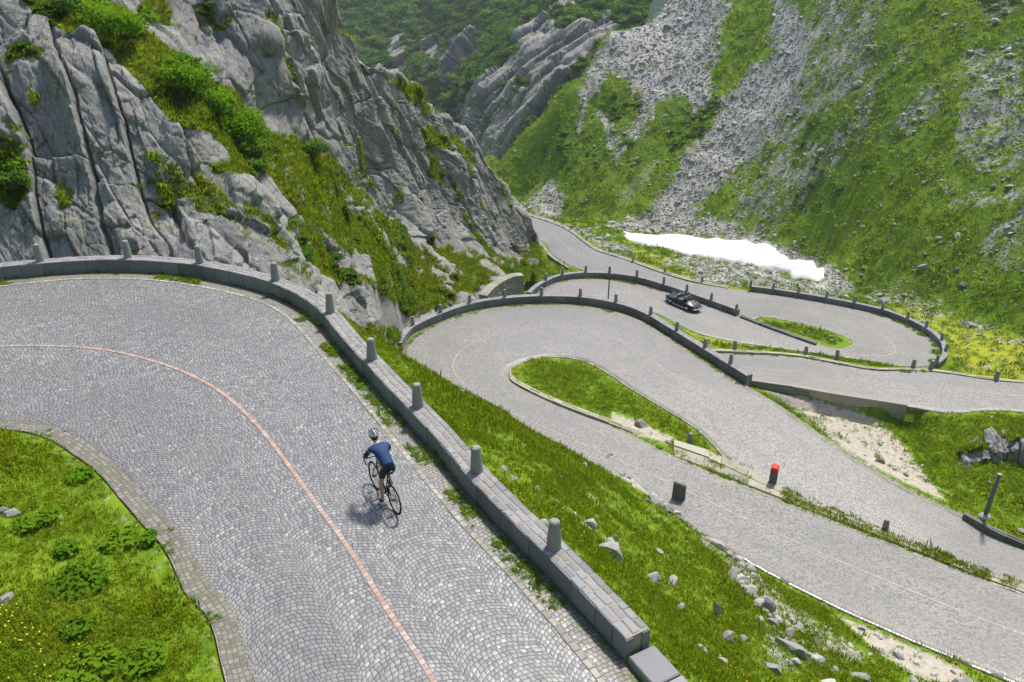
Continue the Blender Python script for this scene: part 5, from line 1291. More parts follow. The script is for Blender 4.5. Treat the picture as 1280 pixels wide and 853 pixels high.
scatter('wall_foot_grass', wp[kk] + g.normal(0, .05, (kk.sum(), 3)) * np.array([1, 1, 0]), eul(g, kk.sum(), .25), g.lognormal(-.35, .3, kk.sum()) * np.interp(rr_[kk], [10, 80], [.7, 1.6]), g.integers(0, 6, kk.sum()), grass_c, 'thin grass sprouting along the feet of the walls', 'grass')
sw = [(850, 572, 850, 554), (919, 599.5, 921, 577), (994, 630, 994, 618), (1142, 687, 1142, 679), (1276, 738, 1279, 729)]
pts = []; g = np.random.default_rng(50)
for _ in range(1500):
    k = g.uniform(0, len(sw) - 1.001); a = int(k); f = k - a; u0, v0, u1, v1 = [sw[a][i] * (1 - f) + sw[a + 1][i] * f for i in range(4)]; r = g.choice([.5, .5, .0, 1.0, g.random()]) + g.normal(0, .06)
    if fbm(np.array([[k * 3.1, 0, 0]]), 3, 5)[0] + (.25 if k > 2 else -.05) < g.uniform(-.2, .2): continue
    u, v = u0 + (u1 - u0) * r, v0 + (v1 - v0) * r; pts.append(at(u, v, zB(u) + .10))
pts = np.array(pts); n_ = len(pts)
scatter('strip_grass', pts, eul(g, n_, .25), g.lognormal(.05, .35, n_) * np.interp(pts[:, 0], [10, 14.5], [.55, 1.0]), g.integers(0, 6, n_), grass_c, 'grass growing in the joints of the slab strip between the two roads', 'grass')

# ------------------------------------------------------------------ individual bushes on the rock band
def cl_at(u, v):
    k = ((Um - u) ** 2 + (Vm - v) ** 2); i, j = np.unravel_index(k[:NV].argmin(), k[:NV].shape); return CX[i, j]
def bush(u, v, w, h, label, seed, mat='alder_leaf', name='bush', p=None, leaf=.085, group=None):
    rnd = random.Random(seed); p = cl_at(u, v) if p is None else p; t = empty(name, tuple(p), rnd.uniform(0, 6.28), label, 'bush', group)
    bm = bmesh.new(); tips = []
    for k in range(9):
        a = rnd.uniform(0, 6.28); d = Vector((math.cos(a) * w * .4, math.sin(a) * w * .4, h * rnd.uniform(.6, .95))); tips.append(d); tube(bm, [(0, 0, -.3), tuple(d * .5 + Vector((0, 0, .05))), tuple(d)], [.035, .022, .008], 5)
    bm_obj('branches', bm, M['bark'], t)
    V, F = [], []; lobes = [(d * rnd.uniform(.55, 1.0) + Vector((rnd.uniform(-.2, .2) * w, rnd.uniform(-.2, .2) * w, 0)), rnd.uniform(.17, .33) * w) for d in tips for _ in range(2)]
    for _ in range(int(2300 * min(1.6, w * h / 2.2))):
        c, lr = rnd.choice(lobes); d = Vector((rnd.gauss(0, 1), rnd.gauss(0, 1), rnd.gauss(.15, .8))).normalized(); q = c + d * lr * rnd.uniform(.5, 1.08); q.z = max(q.z, -.05)
        nr = (d + Vector((rnd.gauss(0, .6), rnd.gauss(0, .6), .5))).normalized(); a = nr.orthogonal().normalized(); a.rotate(Matrix.Rotation(rnd.uniform(0, 6.28), 3, nr)); b_ = nr.cross(a); l = leaf * rnd.uniform(.6, 1.3)
        i = len(V); V += [tuple(q - a * l), tuple(q + b_ * l * .55), tuple(q + a * l), tuple(q - b_ * l * .55)]; F.append((i, i + 1, i + 2, i + 3))
    link('foliage', np_mesh('foliage', V, F, False), M[mat], t); return t
bush(300, 180, 2.6, 1.7, 'large bright green bush at the lower end of the rock band', 1); bush(268, 150, 2.0, 1.3, 'rounded green bush just above the largest bush on the rock band', 2)
bush(236, 118, 2.2, 1.4, 'green bush midway along the grassy rock band', 3); bush(222, 98, 1.5, 1.0, 'small green bush beside the bush midway along the rock band', 4)
bush(150, 50, 2.6, 1.3, 'broad low green bush near the upper end of the rock band', 5); bush(112, 30, 2.2, 1.1, 'highest green bush on the near rock band, close to the top of the photo', 6); bush(84, 18, 1.6, .9, 'small dark bush left of the highest bush on the rock band', 7, 'shrub_leaf')
bush(316, 196, 1.4, 1.0, 'small dark bush tucked under the largest bush on the rock band', 8, 'shrub_leaf'); bush(388, 195, 1.8, 1.0, 'dark low bush at the foot of the tall cliff', 9, 'shrub_leaf'); bush(22, 235, 1.2, .7, 'dark green bush in the rock hollow at the photo\'s left edge', 10, 'shrub_leaf')
bush(20, 215, .8, .5, 'small tuft of leaves above the bush in the rock hollow at the left edge', 11)
# leafy plants in the turf island
for k, (u, v, w, lab) in enumerate([(103, 728, .85, 'largest leafy green plant in the turf island'), (36, 660, .5, 'leafy plant beside the grey stone in the turf island'), (62, 650, .45, 'dark leafy plant to the right of the stone in the turf island'), (100, 598, .5, 'uppermost leafy plant in the turf island near the gutter'), (150, 680, .65, 'leafy plant close to the gutter midway down the turf island'), (185, 678, .35, 'small leafy plant almost touching the gutter'), (98, 790, .4, 'small leafy plant below the largest plant in the turf island'), (180, 830, .6, 'leafy plant at the lower edge of the turf island'), (110, 838, .8, 'wide leafy plant at the bottom of the turf island'), (85, 690, .4, 'small leafy plant just above the largest plant in the turf island')]):
    p = on_ground(u, v, 6.0); rnd = random.Random(k + 300); V, F = [], []
    for _ in range(int(150 * w / .6)):
        a = rnd.uniform(0, 6.28); r = w * .62 * math.sqrt(rnd.random()); h = rnd.uniform(.05, .22) * (1 - .5 * r / w) + .03; c = Vector((r * math.cos(a), r * math.sin(a), h)); l = rnd.uniform(.035, .075); nr = Vector((rnd.gauss(0, .35) + math.cos(a) * .3, rnd.gauss(0, .35) + math.sin(a) * .3, 1)).normalized(); d = nr.orthogonal().normalized(); d.rotate(Matrix.Rotation(rnd.uniform(0, 6.28), 3, nr)); e = nr.cross(d); i = len(V)
        V += [tuple(c - d * l), tuple(c - d * l * .2 + e * l * .62), tuple(c + d * l * .55 + e * l * .45), tuple(c + d * l * 1.1 - Vector((0, 0, .02))), tuple(c + d * l * .55 - e * l * .45), tuple(c - d * l * .2 - e * l * .62)]; F += [(i, i + 1, i + 2, i + 3), (i, i + 3, i + 4, i + 5)]
    t = empty('leafy_plant', tuple(p), 0, lab, 'plant'); link('leaves', np_mesh('leaves', V, F, False), M['weed_leaf'], t)
    bm = bmesh.new()
    for _ in range(7): a = rnd.uniform(0, 6.28); tube(bm, [(0, 0, -.05), (math.cos(a) * w * .3, math.sin(a) * w * .3, .12)], [.008, .004], 4)
    bm_obj('stems', bm, M['weed_leaf'], t)

# ------------------------------------------------------------------ boulders and outcrops one can point to
def boulder(p, w, d, h, rz, label, seed, sub=4, group=None, sink=.25):
    rnd = random.Random(seed); bm = bmesh.new(); bmesh.ops.create_icosphere(bm, subdivisions=sub, radius=.5); pl = [(Vector((rnd.gauss(0, 1), rnd.gauss(0, 1), rnd.gauss(0, .8))).normalized(), rnd.uniform(.17, .36)) for _ in range(14)]
    co = np.array([v.co[:] for v in bm.verts]); nz = fbm(co * 3 + seed * 3.7, 4, seed) * .05 + fbm(co * 9 + seed, 3, seed) * .035
    for v, n_ in zip(bm.verts, nz):
        q = v.co.copy()
        for n, dd in pl:
            hh = q.dot(n)
            if hh > dd: q -= n * (hh - dd) * .95
        q *= 1 + n_; v.co = Vector((q.x * w * 1.25, q.y * d * 1.25, q.z * h * 1.4 + h * (.5 - sink)))
    o = bm_obj('boulder', bm, M['boulder_dark' if 'outcrop' in label or 'dark' in label else 'boulder']); o.location = tuple(p); o.rotation_euler = (0, 0, rz); return tag(o, label, 'boulder', group)
BL = [(992, 815, 1.1, .7, .75, 'big pale jagged boulder at the bottom of the meadow slope'), (966, 838, .8, .6, .4, 'flat pale boulder below the big jagged boulder on the meadow slope'), (895, 770, .35, .3, .85, 'narrow upright pale rock on the lower meadow slope'), (908, 800, .7, .35, .3, 'slanting flat rock beneath the narrow upright rock'), (817, 728, .55, .35, .3, 'brown weathered boulder in the grass right of the parapet'), (770, 672, .42, .22, .12, 'flat brownish slab in the grass beyond the last bollard'), (752, 655, .26, .16, .1, 'small slab of rock just above the flat brownish slab'), (728, 668, .28, .2, .14, 'flat grey stone on the slope behind the near bollard'), (668, 612, .34, .14, .1, 'thin pale rock half buried beside the parapet'), (686, 610, .2, .14, .1, 'small grey rock next to the thin pale half buried one'),
      (752, 636, .25, .2, .14, 'small brown stone between the parapet and the rocky bank'), (835, 640, .9, .5, .45, 'pale block at the top of the rocky bank by the dark slab marker'), (822, 690, .45, .35, .25, 'grey stone on the rocky bank of the meadow slope'), (850, 762, .6, .35, .3, 'pale stone low on the slope left of the narrow upright rock'), (760, 572, .7, .5, .35, 'pale rock at the upper end of the rocky bank'), (1075, 848, 1.2, .5, .3, 'long pale slab at the photo\'s lower edge beside the dirt verge'), (985, 795, .5, .4, .3, 'grey rock just above the big pale jagged boulder'), (930, 800, .35, .3, .25, 'small grey rock right of the slanting flat rock'),
      (1105, 377, 2.6, 1.4, .9, 'large pale boulder behind the far right hairpin parapet'), (1205, 358, 1.3, 1.1, .9, 'round pale boulder on the dark green slope right of the hairpin'), (1155, 338, 1.3, 1.0, .9, 'grey boulder on the slope above the round pale boulder'), (1212, 408, 2.4, 1.5, .7, 'broad pale rock in the bright meadow right of the hairpin'), (1195, 340, 1.0, .8, .6, 'small grey boulder left of the round boulder on the dark slope'), 
      (1214, 574, .8, .6, .5, 'grey boulder at the left end of the outcrop behind the post'), (1226, 563, .7, .5, .5, 'rounded pale boulder against the outcrop behind the leaning post'), (1236, 604, .5, .4, .3, 'small dark block at the foot of the outcrop'), (1030, 345, .9, .6, .45, 'dark stone at the tip of the snow patch'), (975, 347, .8, .6, .4, 'dark stone on the lower edge of the snow patch'),
      (16, 645, .38, .3, .14, 'flat pale stone in the turf island'), (4, 752, .5, .3, .14, 'grey rock half hidden in the turf at the left edge'), (0, 640, .4, .35, .16, 'dark rock beside the flat pale stone in the turf island')]
for k, (u, v, w, d, h, lab) in enumerate(BL):
    kq_ = .7 if 'outcrop' in lab else 1.0
    boulder(on_ground(u, v, 6.0), w * kq_, d * kq_, h * kq_, random.Random(k).uniform(0, 3) if 'outcrop' not in lab else .5 + .25 * (k % 3), lab, 500 + k, 4, sink=.62 if 'outcrop' in lab or 'ledge' in lab else .38)

# low rock outcrop with a turf cap behind the leaning post
oc = on_ground(1272, 572); nS, nT = 150, 130; ss_, tt_ = np.meshgrid(np.linspace(-1, 1, nS), np.linspace(0, 1, nT)); ax_ = np.array([.93, -.37, 0]); bx_ = np.array([.37, .93, 0])
prof = np.interp(tt_, [0, .08, .30, .45, .8, 1], [-.5, -.2, .72, .92, 1.0, .25]); end = (1 - np.abs(ss_) ** 3.2) ** .6; lump = fbm(np.stack([ss_ * 2.6, tt_ * 2.2, ss_ * 0 + 4], -1), 3, 5)
ww_, dd_, hh_ = 2.9, 3.6, 1.35
Pg = oc + ss_[..., None] * ww_ * ax_ + ((np.interp(tt_, [0, .08, .30, .45, .8, 1], [0, .06, .20, .42, .85, 1.0]) - .35) * dd_ * (.55 + .45 * end) + lump * .5)[..., None] * bx_
gz_ = ground(Pg[..., 0], Pg[..., 1]); Pg[..., 2] = gz_ - .25 + np.maximum(prof, -.5) * hh_ * end * (1 + .45 * lump)
def veg_oc(U, V, Q):
    t = tt_.ravel(); return np.clip(sstep(.34, .55, t) * sstep(-.25, .2, fbm(Q * .8, 3, 8)) * .95, 0, 1)
oco, OX, OV, _n = rock_surface('rock_outcrop', Pg, M['granite_cliff'], (-.1, .2, .95), (.93, -.37, 0), [('rib', 1.0, 2.4, .42, .4), ('slab', .62, 1.1, .22, .2), ('slab', .26, .45, .07, .1)], veg_oc, ledge=.3)
tag(oco, 'low grey rock outcrop with a turf cap behind the leaning wooden post', 'rock outcrop')
P, g, i, j = on_surface(OX, sstep(.45, .7, OV), 900, 77); scatter('outcrop_grass', P, eul(g, len(P), .25), g.lognormal(.1, .3, len(P)), g.integers(0, 6, len(P)), grass_c, 'grass capping the rock outcrop behind the leaning post', 'grass')
# ------------------------------------------------------------------ people
def skin(name, V, E, rad, mat, parent=None, sub=2, root=0):
    me = bpy.data.meshes.new(name); me.from_pydata([tuple(v) for v in V], E, []); me.update()
    tmp = bpy.data.objects.new(name, me); COL.objects.link(tmp); md = tmp.modifiers.new('s', 'SKIN'); md.use_smooth_shade = True; md.branch_smoothing = .3
    for i, d in enumerate(me.skin_vertices[0].data):
        r = rad[i]; d.radius = (r, r) if np.isscalar(r) else r; d.use_root = i == root
    ss = tmp.modifiers.new('u', 'SUBSURF'); ss.levels = ss.render_levels = sub
    dg = bpy.context.evaluated_depsgraph_get(); out = bpy.data.meshes.new_from_object(tmp.evaluated_get(dg)); out.name = name
    bpy.data.objects.remove(tmp); out.materials.clear(); o = link(name, out, mat, parent, True); return o
class Fig:
    def __init__(s): s.V, s.E, s.r = [], [], []
    def p(s, co, r, prev=None):
        s.V.append(Vector(co)); s.r.append(r)
        if prev is not None: s.E.append((prev, len(s.V) - 1))
        return len(s.V) - 1
    def chain(s, pts, prev=None):
        for co, r in pts: prev = s.p(co, r, prev)
        return prev
def hand(f, wrist, wc, direc, side, down=(0, 0, -1), sc=1.0):
    """palm with five bent fingers closing round what lies below"""
    d = Vector(direc).normalized(); dn = Vector(down).normalized(); lat = d.cross(dn).normalized(); c = Vector(wc)
    palm = f.p(c + d * .055 * sc, (.034 * sc, .020 * sc), wrist); kn = f.p(c + d * .085 * sc, (.036 * sc, .017 * sc), palm)
    for k, (o, l) in enumerate([(-.030, .88), (-.010, 1.0), (.010, .95), (.029, .75)]):
        b0 = c + d * .092 * sc + lat * o * sc; a = f.p(b0, .0095 * sc, kn); a = f.p(b0 + d * .030 * l * sc + dn * .010 * sc, .009 * sc, a); a = f.p(b0 + d * .045 * l * sc + dn * .036 * sc, .0085 * sc, a); f.p(b0 + d * .034 * l * sc + dn * .056 * sc, .0075 * sc, a)
    tb = c + d * .040 * sc + lat * (-.036) * side * sc; a = f.p(tb, .012 * sc, palm); a = f.p(tb + d * .028 * sc + dn * .018 * sc - lat * side * .014 * sc, .0105 * sc, a); f.p(tb + d * .040 * sc + dn * .044 * sc - lat * side * .004 * sc, .009 * sc, a)
def head(f, neck, c, fw, up, k=1.0):
    c = Vector(c); fw = Vector(fw).normalized(); up = Vector(up).normalized(); lt = up.cross(fw).normalized()
    a = f.p(c - up * .075 * k + fw * .01, (.066 * k, .070 * k), neck); m = f.p(c, (.078 * k, .096 * k), a); t = f.p(c + up * .075 * k - fw * .008, (.072 * k, .088 * k), m); f.p(c + up * .108 * k - fw * .01, (.04 * k, .05 * k), t)
    n = f.p(c + fw * .088 * k - up * .012 * k, .016 * k, m); f.p(c + fw * .116 * k - up * .028 * k, .012 * k, n); ch = f.p(c + fw * .068 * k - up * .088 * k, .028 * k, a); f.p(c + fw * .088 * k - up * .062 * k, .012 * k, ch)
    for s in (1, -1): e = f.p(c + lt * s * .078 * k - up * .012 * k, .018 * k, m); f.p(c + lt * s * .088 * k + up * .016 * k - fw * .012, .012 * k, e)
def eyes(c, fw, up, parent, mat, k=1.0):
    c, fw, up = Vector(c), Vector(fw).normalized(), Vector(up).normalized(); lt = up.cross(fw)
    for s in (1, -1):
        bm = bmesh.new(); bmesh.ops.create_icosphere(bm, subdivisions=2, radius=.013 * k); bmesh.ops.translate(bm, verts=bm.verts[:], vec=c + fw * .083 * k + lt * s * .032 * k + up * .012 * k); bm_obj('eye', bm, M[mat], parent, True)
pr, pf = at1(494, 643), at1(469, 611); pr, pf = onroad([pr, pf], 'L1'); pr[2] += .004; hd = pf - pr; RZ = math.atan2(hd[1], hd[0]); slope = math.atan2(hd[2], np.linalg.norm(hd[:2]))
SCL = 1.04
# --- bicycle
bike = empty('bicycle', tuple(pr), RZ, 'dark road bicycle with drop handlebars ridden up the cobbled road', 'bicycle'); bike.rotation_euler = (0, -slope, RZ); bike.scale = (SCL,) * 3
r_w, WB = .338, 1.0; BBp = Vector((.415, 0, .275)); ST = Vector((.27, 0, .80)); HT = Vector((.80, 0, .84)); HB = Vector((.845, 0, .70)); RA = Vector((0, 0, r_w)); FA = Vector((WB, 0, r_w))
bm = bmesh.new()
tube(bm, [BBp, HB], .021, 10); tube(bm, [ST, HT], .017, 10); tube(bm, [BBp, ST, ST + (ST - BBp).normalized() * .13], [.018, .016, .0135], 10); tube(bm, [HT + Vector((-.012, 0, .035)), HB + Vector((.012, 0, -.03))], .021, 10)
for s in (1, -1):
    tube(bm, [BBp + Vector((0, .03 * s, 0)), RA + Vector((0, .065 * s, 0))], [.012, .009], 8); tube(bm, [ST + Vector((.01, .012 * s, -.03)), RA + Vector((0, .062 * s, 0))], [.009, .008], 8)
    tube(bm, [HB + Vector((.015, .02 * s, -.03)), HB + Vector((.03, .055 * s, -.07)), FA + Vector((0, .055 * s, 0))], [.016, .015, .010], 8)
bm_obj('frame', bm, M['carbon'], bike, True)
def bike_wheel(c):
    w = empty('wheel', tuple(c)); w.parent = bike; bm = bmesh.new(); ring(bm, (0, 0, 0), (0, 1, 0), r_w - .014, .0145, 56, 8); bm_obj('tyre', bm, M['rubber'], w, True)
    bm = bmesh.new(); ring(bm, (0, 0, 0), (0, 1, 0), r_w - .036, .013, 56, 8); ring(bm, (0, 0, 0), (0, 1, 0), r_w - .05, .009, 56, 6); bm_obj('rim', bm, M['black_plastic'], w, True)
    bm = bmesh.new()
    for k in range(22): a = 2 * math.pi * k / 22; tube(bm, [(math.cos(a + .35) * .02, .025 * (-1) ** k, math.sin(a + .35) * .02), (math.cos(a) * (r_w - .05), 0, math.sin(a) * (r_w - .05))], .0017, 4, False)
    bm_obj('spokes', bm, M['steel'], w); bm = bmesh.new(); tube(bm, [(0, -.06, 0), (0, -.03, 0), (0, .03, 0), (0, .06, 0)], [.012, .026, .026, .012], 12); bm_obj('hub', bm, M['black_plastic'], w, True)
bike_wheel(RA); bike_wheel(FA)
bm = bmesh.new(); SP = ST + (ST - BBp).normalized() * .16
prof = [(-.13, .072, .0), (-.08, .070, .012), (0, .045, .008), (.08, .022, .004), (.14, .016, -.006)]; rings_ = []
for x, hw, dz in prof: rings_.append([bm.verts.new(SP + Vector((x, hw * math.cos(t), dz + (.018 if math.sin(t) > 0 else .032) * math.sin(t)))) for t in (2 * math.pi * k / 10 for k in range(10))])
for a, b_ in zip(rings_, rings_[1:]):
    for k in range(10): bm.faces.new((a[k], a[(k + 1) % 10], b_[(k + 1) % 10], b_[k]))
bm.faces.new(rings_[0][::-1]); bm.faces.new(rings_[-1]); bm_obj('saddle', bm, M['black_plastic'], bike, True)
bm = bmesh.new(); stem = HT + Vector((-.015, 0, .07)); tube(bm, [stem, stem + Vector((.10, 0, .02))], .016, 8); bc = stem + Vector((.10, 0, .02))
tube(bm, [bc + Vector((0, y, 0)) for y in (-.20, -.1, 0, .1, .20)], .0145, 8)
for s in (1, -1): tube(bm, [bc + Vector(p) for p in ((0, .20 * s, 0), (.05, .212 * s, .0), (.095, .216 * s, -.03), (.10, .218 * s, -.08), (.06, .22 * s, -.125), (-.03, .222 * s, -.135))], .0145, 8)
hb = bm_obj('handlebar', bm, M['black_plastic'], bike, True)
for s in (1, -1): bm = bmesh.new(); tube(bm, [bc + Vector(p) for p in ((.05, .213 * s, .012), (.11, .216 * s, .03), (.135, .216 * s, .065))], [.02, .021, .013], 8); tube(bm, [bc + Vector(p) for p in ((.125, .216 * s, .04), (.15, .216 * s, -.02), (.14, .217 * s, -.09))], [.009, .008, .006], 6); bm_obj('brake_hood', bm, M['rubber'], hb, True)
cr = empty('crankset', tuple(BBp)); cr.parent = bike; bm = bmesh.new(); ring(bm, (0, -.055, 0), (0, 1, 0), .095, .006, 36, 6); ring(bm, (0, -.055, 0), (0, 1, 0), .06, .006, 30, 6)
for k in range(5): a = k * 1.2566; tube(bm, [(0, -.055, 0), (.095 * math.cos(a), -.055, .095 * math.sin(a))], .008, 6)
bm_obj('chainring', bm, M['black_plastic'], cr); bm = bmesh.new(); tube(bm, [(0, .07, 0), (-.03, .09, -.168)], [.014, .010], 8); tube(bm, [(0, -.07, 0), (.03, -.09, .168)], [.014, .010], 8); tube(bm, [(0, -.07, 0), (0, .07, 0)], .018, 8); bm_obj('crank_arms', bm, M['black_plastic'], cr, True)
for s, p in ((1, (-.03, .135, -.168)), (-1, (.03, -.135, .168))): bm = bmesh.new(); box(bm, p, (.085, .075, .022)); bm_obj('pedal', bm, M['black_plastic'], cr)
bm = bmesh.new(); lathe(bm, [(.055, -.052), (.052, -.046), (.035, -.034), (.02, -.03)], (0, 0, 0), 20, Matrix.Rotation(math.pi / 2, 3, 'X').inverted()); ob = bm_obj('cassette', bm, M['steel'], bike); ob.location = RA
bm = bmesh.new(); tube(bm, [BBp + Vector((0, -.055, .095)), RA + Vector((0, -.045, .045))], .005, 5); tube(bm, [BBp + Vector((0, -.055, -.095)), RA + Vector((.02, -.045, -.10))], .005, 5); bm_obj('chain', bm, M['steel'], bike); bm = bmesh.new(); tube(bm, [RA + Vector((0, -.07, -.02)), RA + Vector((.025, -.065, -.13))], [.018, .012], 8); bm_obj('derailleur', bm, M['black_plastic'], bike)
bm = bmesh.new(); q0 = BBp.lerp(HB, .35) + Vector((-.02, 0, .055)); q1 = BBp.lerp(HB, .75) + Vector((-.02, 0, .05)); tube(bm, [q0, q0.lerp(q1, .75), q0.lerp(q1, .82), q1], [.036, .036, .024, .022], 10); bm_obj('water_bottle', bm, M['steel'], bike, True)
# --- rider
per = empty('person', tuple(pr), RZ, 'cyclist in a blue jersey, black shorts and pale helmet riding away over the cobbles', 'person'); per.rotation_euler = (0, -slope, RZ); per.scale = (SCL,) * 3
hipc = Vector((.215, 0, 1.055))
f = Fig(); pel = f.p(hipc, (.135, .12)); ab = f.chain([((.33, 0, 1.15), (.135, .105)), ((.49, 0, 1.245), (.155, .11)), ((.63, 0, 1.305), (.16, .105))], pel); nk = f.chain([((.725, 0, 1.335), (.075, .07)), ((.785, 0, 1.365), (.055, .055))], ab)
HC = Vector((.885, 0, 1.43)); FWD = Vector((.95, .06, -.12)); UPV = Vector((.14, 0, .99)); head(f, nk, HC, FWD, UPV)
SH, EL, WR = (.645, .185, 1.295), (.735, .265, 1.12), (.835, .225, .995)
mir = lambda p, s: (p[0], p[1] * s, p[2])
for s in (1, -1):
    a = f.chain([(mir(SH, s), .062), (mir((.69, .235, 1.21), s), .050), (mir(EL, s), .041), (mir((.785, .247, 1.06), s), .039), (mir(WR, s), (.028, .024))], ab); hand(f, a, mir(WR, s), (.96, 0, -.08 + .0), s)
legs = {1: ((.235, .095, 1.0), (.40, .115, .575), (.345, .12, .175), (.375, .125, .105), (.49, .125, .085)), -1: ((.235, -.095, 1.0), (.615, -.115, .86), (.37, -.12, .50), (.40, -.125, .475), (.50, -.125, .455))}
LG = {}
for s in (1, -1):
    hp, kn_, an, he, to = [Vector(p) for p in legs[s]]; LG[s] = (hp, kn_, an)
    f.chain([(hp, .088), (hp.lerp(kn_, .35), .082), (hp.lerp(kn_, .75), .060), (kn_, .053), (kn_.lerp(an, .3) - Vector((.012, 0, 0)), .055), (kn_.lerp(an, .65), .042), (an, .034), (he, .036), (he.lerp(to, .6), (.038, .028)), (to, (.03, .02))], pel)
body = skin('body', f.V, f.E, f.r, M['skin'], per); eyes(HC, FWD, UPV, per, 'hair')
g_ = Fig(); w0 = g_.p((.185, 0, 1.055), (.150, .130)); a1 = g_.chain([((.26, 0, 1.10), (.150, .124)), ((.34, 0, 1.155), (.150, .120)), ((.49, 0, 1.25), (.170, .126)), ((.63, 0, 1.31), (.176, .120)), ((.705, 0, 1.335), (.10, .085))], w0)
for s in (1, -1): g_.chain([(mir(SH, s), .075), (mir((.675, .222, 1.24), s), .064)], 4)
skin('jersey', g_.V, g_.E, g_.r, M['jersey'], per)
for s in (1, -1): h_ = Fig(); h_.chain([(mir((.66, .215, 1.265), s), .064), (mir((.69, .235, 1.21), s), .061), (mir(EL, s), .053), (mir((.76, .257, 1.09), s), .050), (mir((.79, .247, 1.055), s), .046)]); skin('sleeve', h_.V, h_.E, h_.r, M['sleeve'], per)
k_ = Fig(); w0 = k_.p((.205, 0, 1.04), (.146, .130)); k_.chain([((.27, 0, 1.10), (.142, .115))], w0)
for s in (1, -1): hp, kn_, an = LG[s]; k_.chain([(hp, .099), (hp.lerp(kn_, .35), .092), (hp.lerp(kn_, .66), .074)], w0)
skin('shorts', k_.V, k_.E, k_.r, M['lycra'], per)
for s in (1, -1):
    hp, kn_, an, he, to = [Vector(p) for p in legs[s]]; z_ = Fig(); z_.chain([(an + (kn_ - an) * .06, .042), (he + Vector((0, 0, .01)), .046), (he.lerp(to, .5), (.047, .036)), (to + (to - he).normalized() * .03, (.036, .024))]); skin('shoe', z_.V, z_.E, z_.r, M['shoe'], per)
bm = bmesh.new(); bmesh.ops.create_icosphere(bm, subdivisions=3, radius=1.0); bmesh.ops.delete(bm, geom=[v for v in bm.verts if v.co.z < -.12], context='VERTS')
for v in bm.verts: v.co = Vector((v.co.x * .142, v.co.y * .112, v.co.z * .118)); 
for v in bm.verts: v.co *= 1 + .05 * math.sin(v.co.y * 95) * (v.co.z > .02)
bmesh.ops.solidify(bm, geom=bm.faces[:], thickness=.012); ob = bm_obj('helmet', bm, M['helmet_shell'], per, True); ob.location = HC + UPV * .045 - FWD * .012; ob.rotation_euler = (0, R(9), 0)
for y in (-.055, -.02, .02, .055):
    bm = bmesh.new()
    pts = [(math.cos(t) * .146, y * (1 + .25 * math.sin(t)), math.sin(t) * .121 * math.sqrt(max(0, 1 - (y / .12) ** 2)) + .002) for t in np.linspace(.45, 2.75, 9)]
    tube(bm, pts, [.004, .008, .010, .010, .010, .010, .010, .008, .004], 6); o2 = bm_obj('vent', bm, M['black_plastic'], ob, True)
bm = bmesh.new(); bmesh.ops.create_icosphere(bm, subdivisions=2, radius=1.0)
for v in bm.verts: v.co = Vector((v.co.x * .088, v.co.y * .083, v.co.z * .085))
o2 = bm_obj('hair', bm, M['hair'], per, True); o2.location = HC + UPV * .005 - FWD * .03
bm = bmesh.new(); ring(bm, HC + FWD * .0 + UPV * .012, UPV, .098, .008, 24, 6); bm_obj('glasses_strap', bm, M['black_plastic'], per, True)

# ------------------------------------------------------------------ open car
c0, c1 = at(837, 382.5, -19.3), at(857.5, 391, -19.35); c0, c1 = onroad([c0, c1], 'L3'); hv = c0 - c1; CRZ = math.atan2(hv[1], hv[0]); left = np.array([-math.sin(CRZ), math.cos(CRZ), 0]); mid = (c0 + c1) / 2 - left * .74; mid = onroad([mid], 'L3')[0]
cpos = tuple(mid + np.array([0, 0, .006])); cslope = math.atan2(hv[2], np.linalg.norm(hv[:2]))
car = empty('convertible', cpos, CRZ, 'small dark vintage convertible with open top driving up the far cobbled road', 'car'); car.rotation_euler = (0, -cslope, CRZ)
xs = np.linspace(-1.97, 1.97, 64); WX = (1.05, -1.05)
def halfw(x): return .80 * (1 - .30 * abs(x / 1.97) ** 5) * math.sqrt(max(.06, 1 - (max(0, abs(x) - 1.45) / .535) ** 2 * .92))
def topz(x): return float(np.interp(x, [-1.97, -1.85, -1.6, -1.2, -.8, -.5, .5, .75, 1.1, 1.5, 1.8, 1.93, 1.97], [.42, .56, .70, .83, .905, .93, .93, .90, .82, .73, .62, .50, .40]))
def fend(x): return float(np.interp(x, [-1.97, -1.8, -1.4, -1.0, -.5, .3, .8, 1.2, 1.6, 1.85, 1.97], [.40, .60, .72, .77, .76, .77, .77, .77, .74, .60, .42]))
def low(x):
    b_ = float(np.interp(abs(x), [0, 1.5, 1.9, 1.97], [.20, .22, .30, .36]))
    for wx in WX:
        d = abs(x - wx)
        if d < .37: b_ = max(b_, .315 + math.sqrt(.37 ** 2 - d * d) * .86)
    return b_
bm = bmesh.new(); prev = None; opening = lambda x, y: -.52 < x < .52 and abs(y) < .57
for x in xs:
    hw, tz, fz, lz = halfw(x), topz(x), fend(x), low(x); fz = min(fz, tz); sec = []
    half = [(1.0, lz), (1.02, lz + (fz - lz) * .35), (1.0, lz + (fz - lz) * .7), (.94, fz - .02), (.86, fz + .012), (.76, fz + (tz - fz) * .25), (.66, fz + (tz - fz) * .55), (.52, fz + (tz - fz) * .82), (.30, tz - .004), (0, tz)]
    for k, z in half: sec.append((x, hw * k, z))
    sec = sec + [(x, -y, z) for _, y, z in sec[-2::-1]]; vs = [bm.verts.new(p) for p in sec]
    if prev:
        for i in range(len(vs) - 1):
            q = [prev[i], prev[i + 1], vs[i + 1], vs[i]]; cy = sum(v.co.y for v in q) / 4; cx = sum(v.co.x for v in q) / 4; cz = sum(v.co.z for v in q) / 4
            if opening(cx, cy) and cz > .7: continue
            bm.faces.new(q)
    prev = vs
    if x in (xs[0], xs[-1]): bm.faces.new(vs if x == xs[0] else vs[::-1])
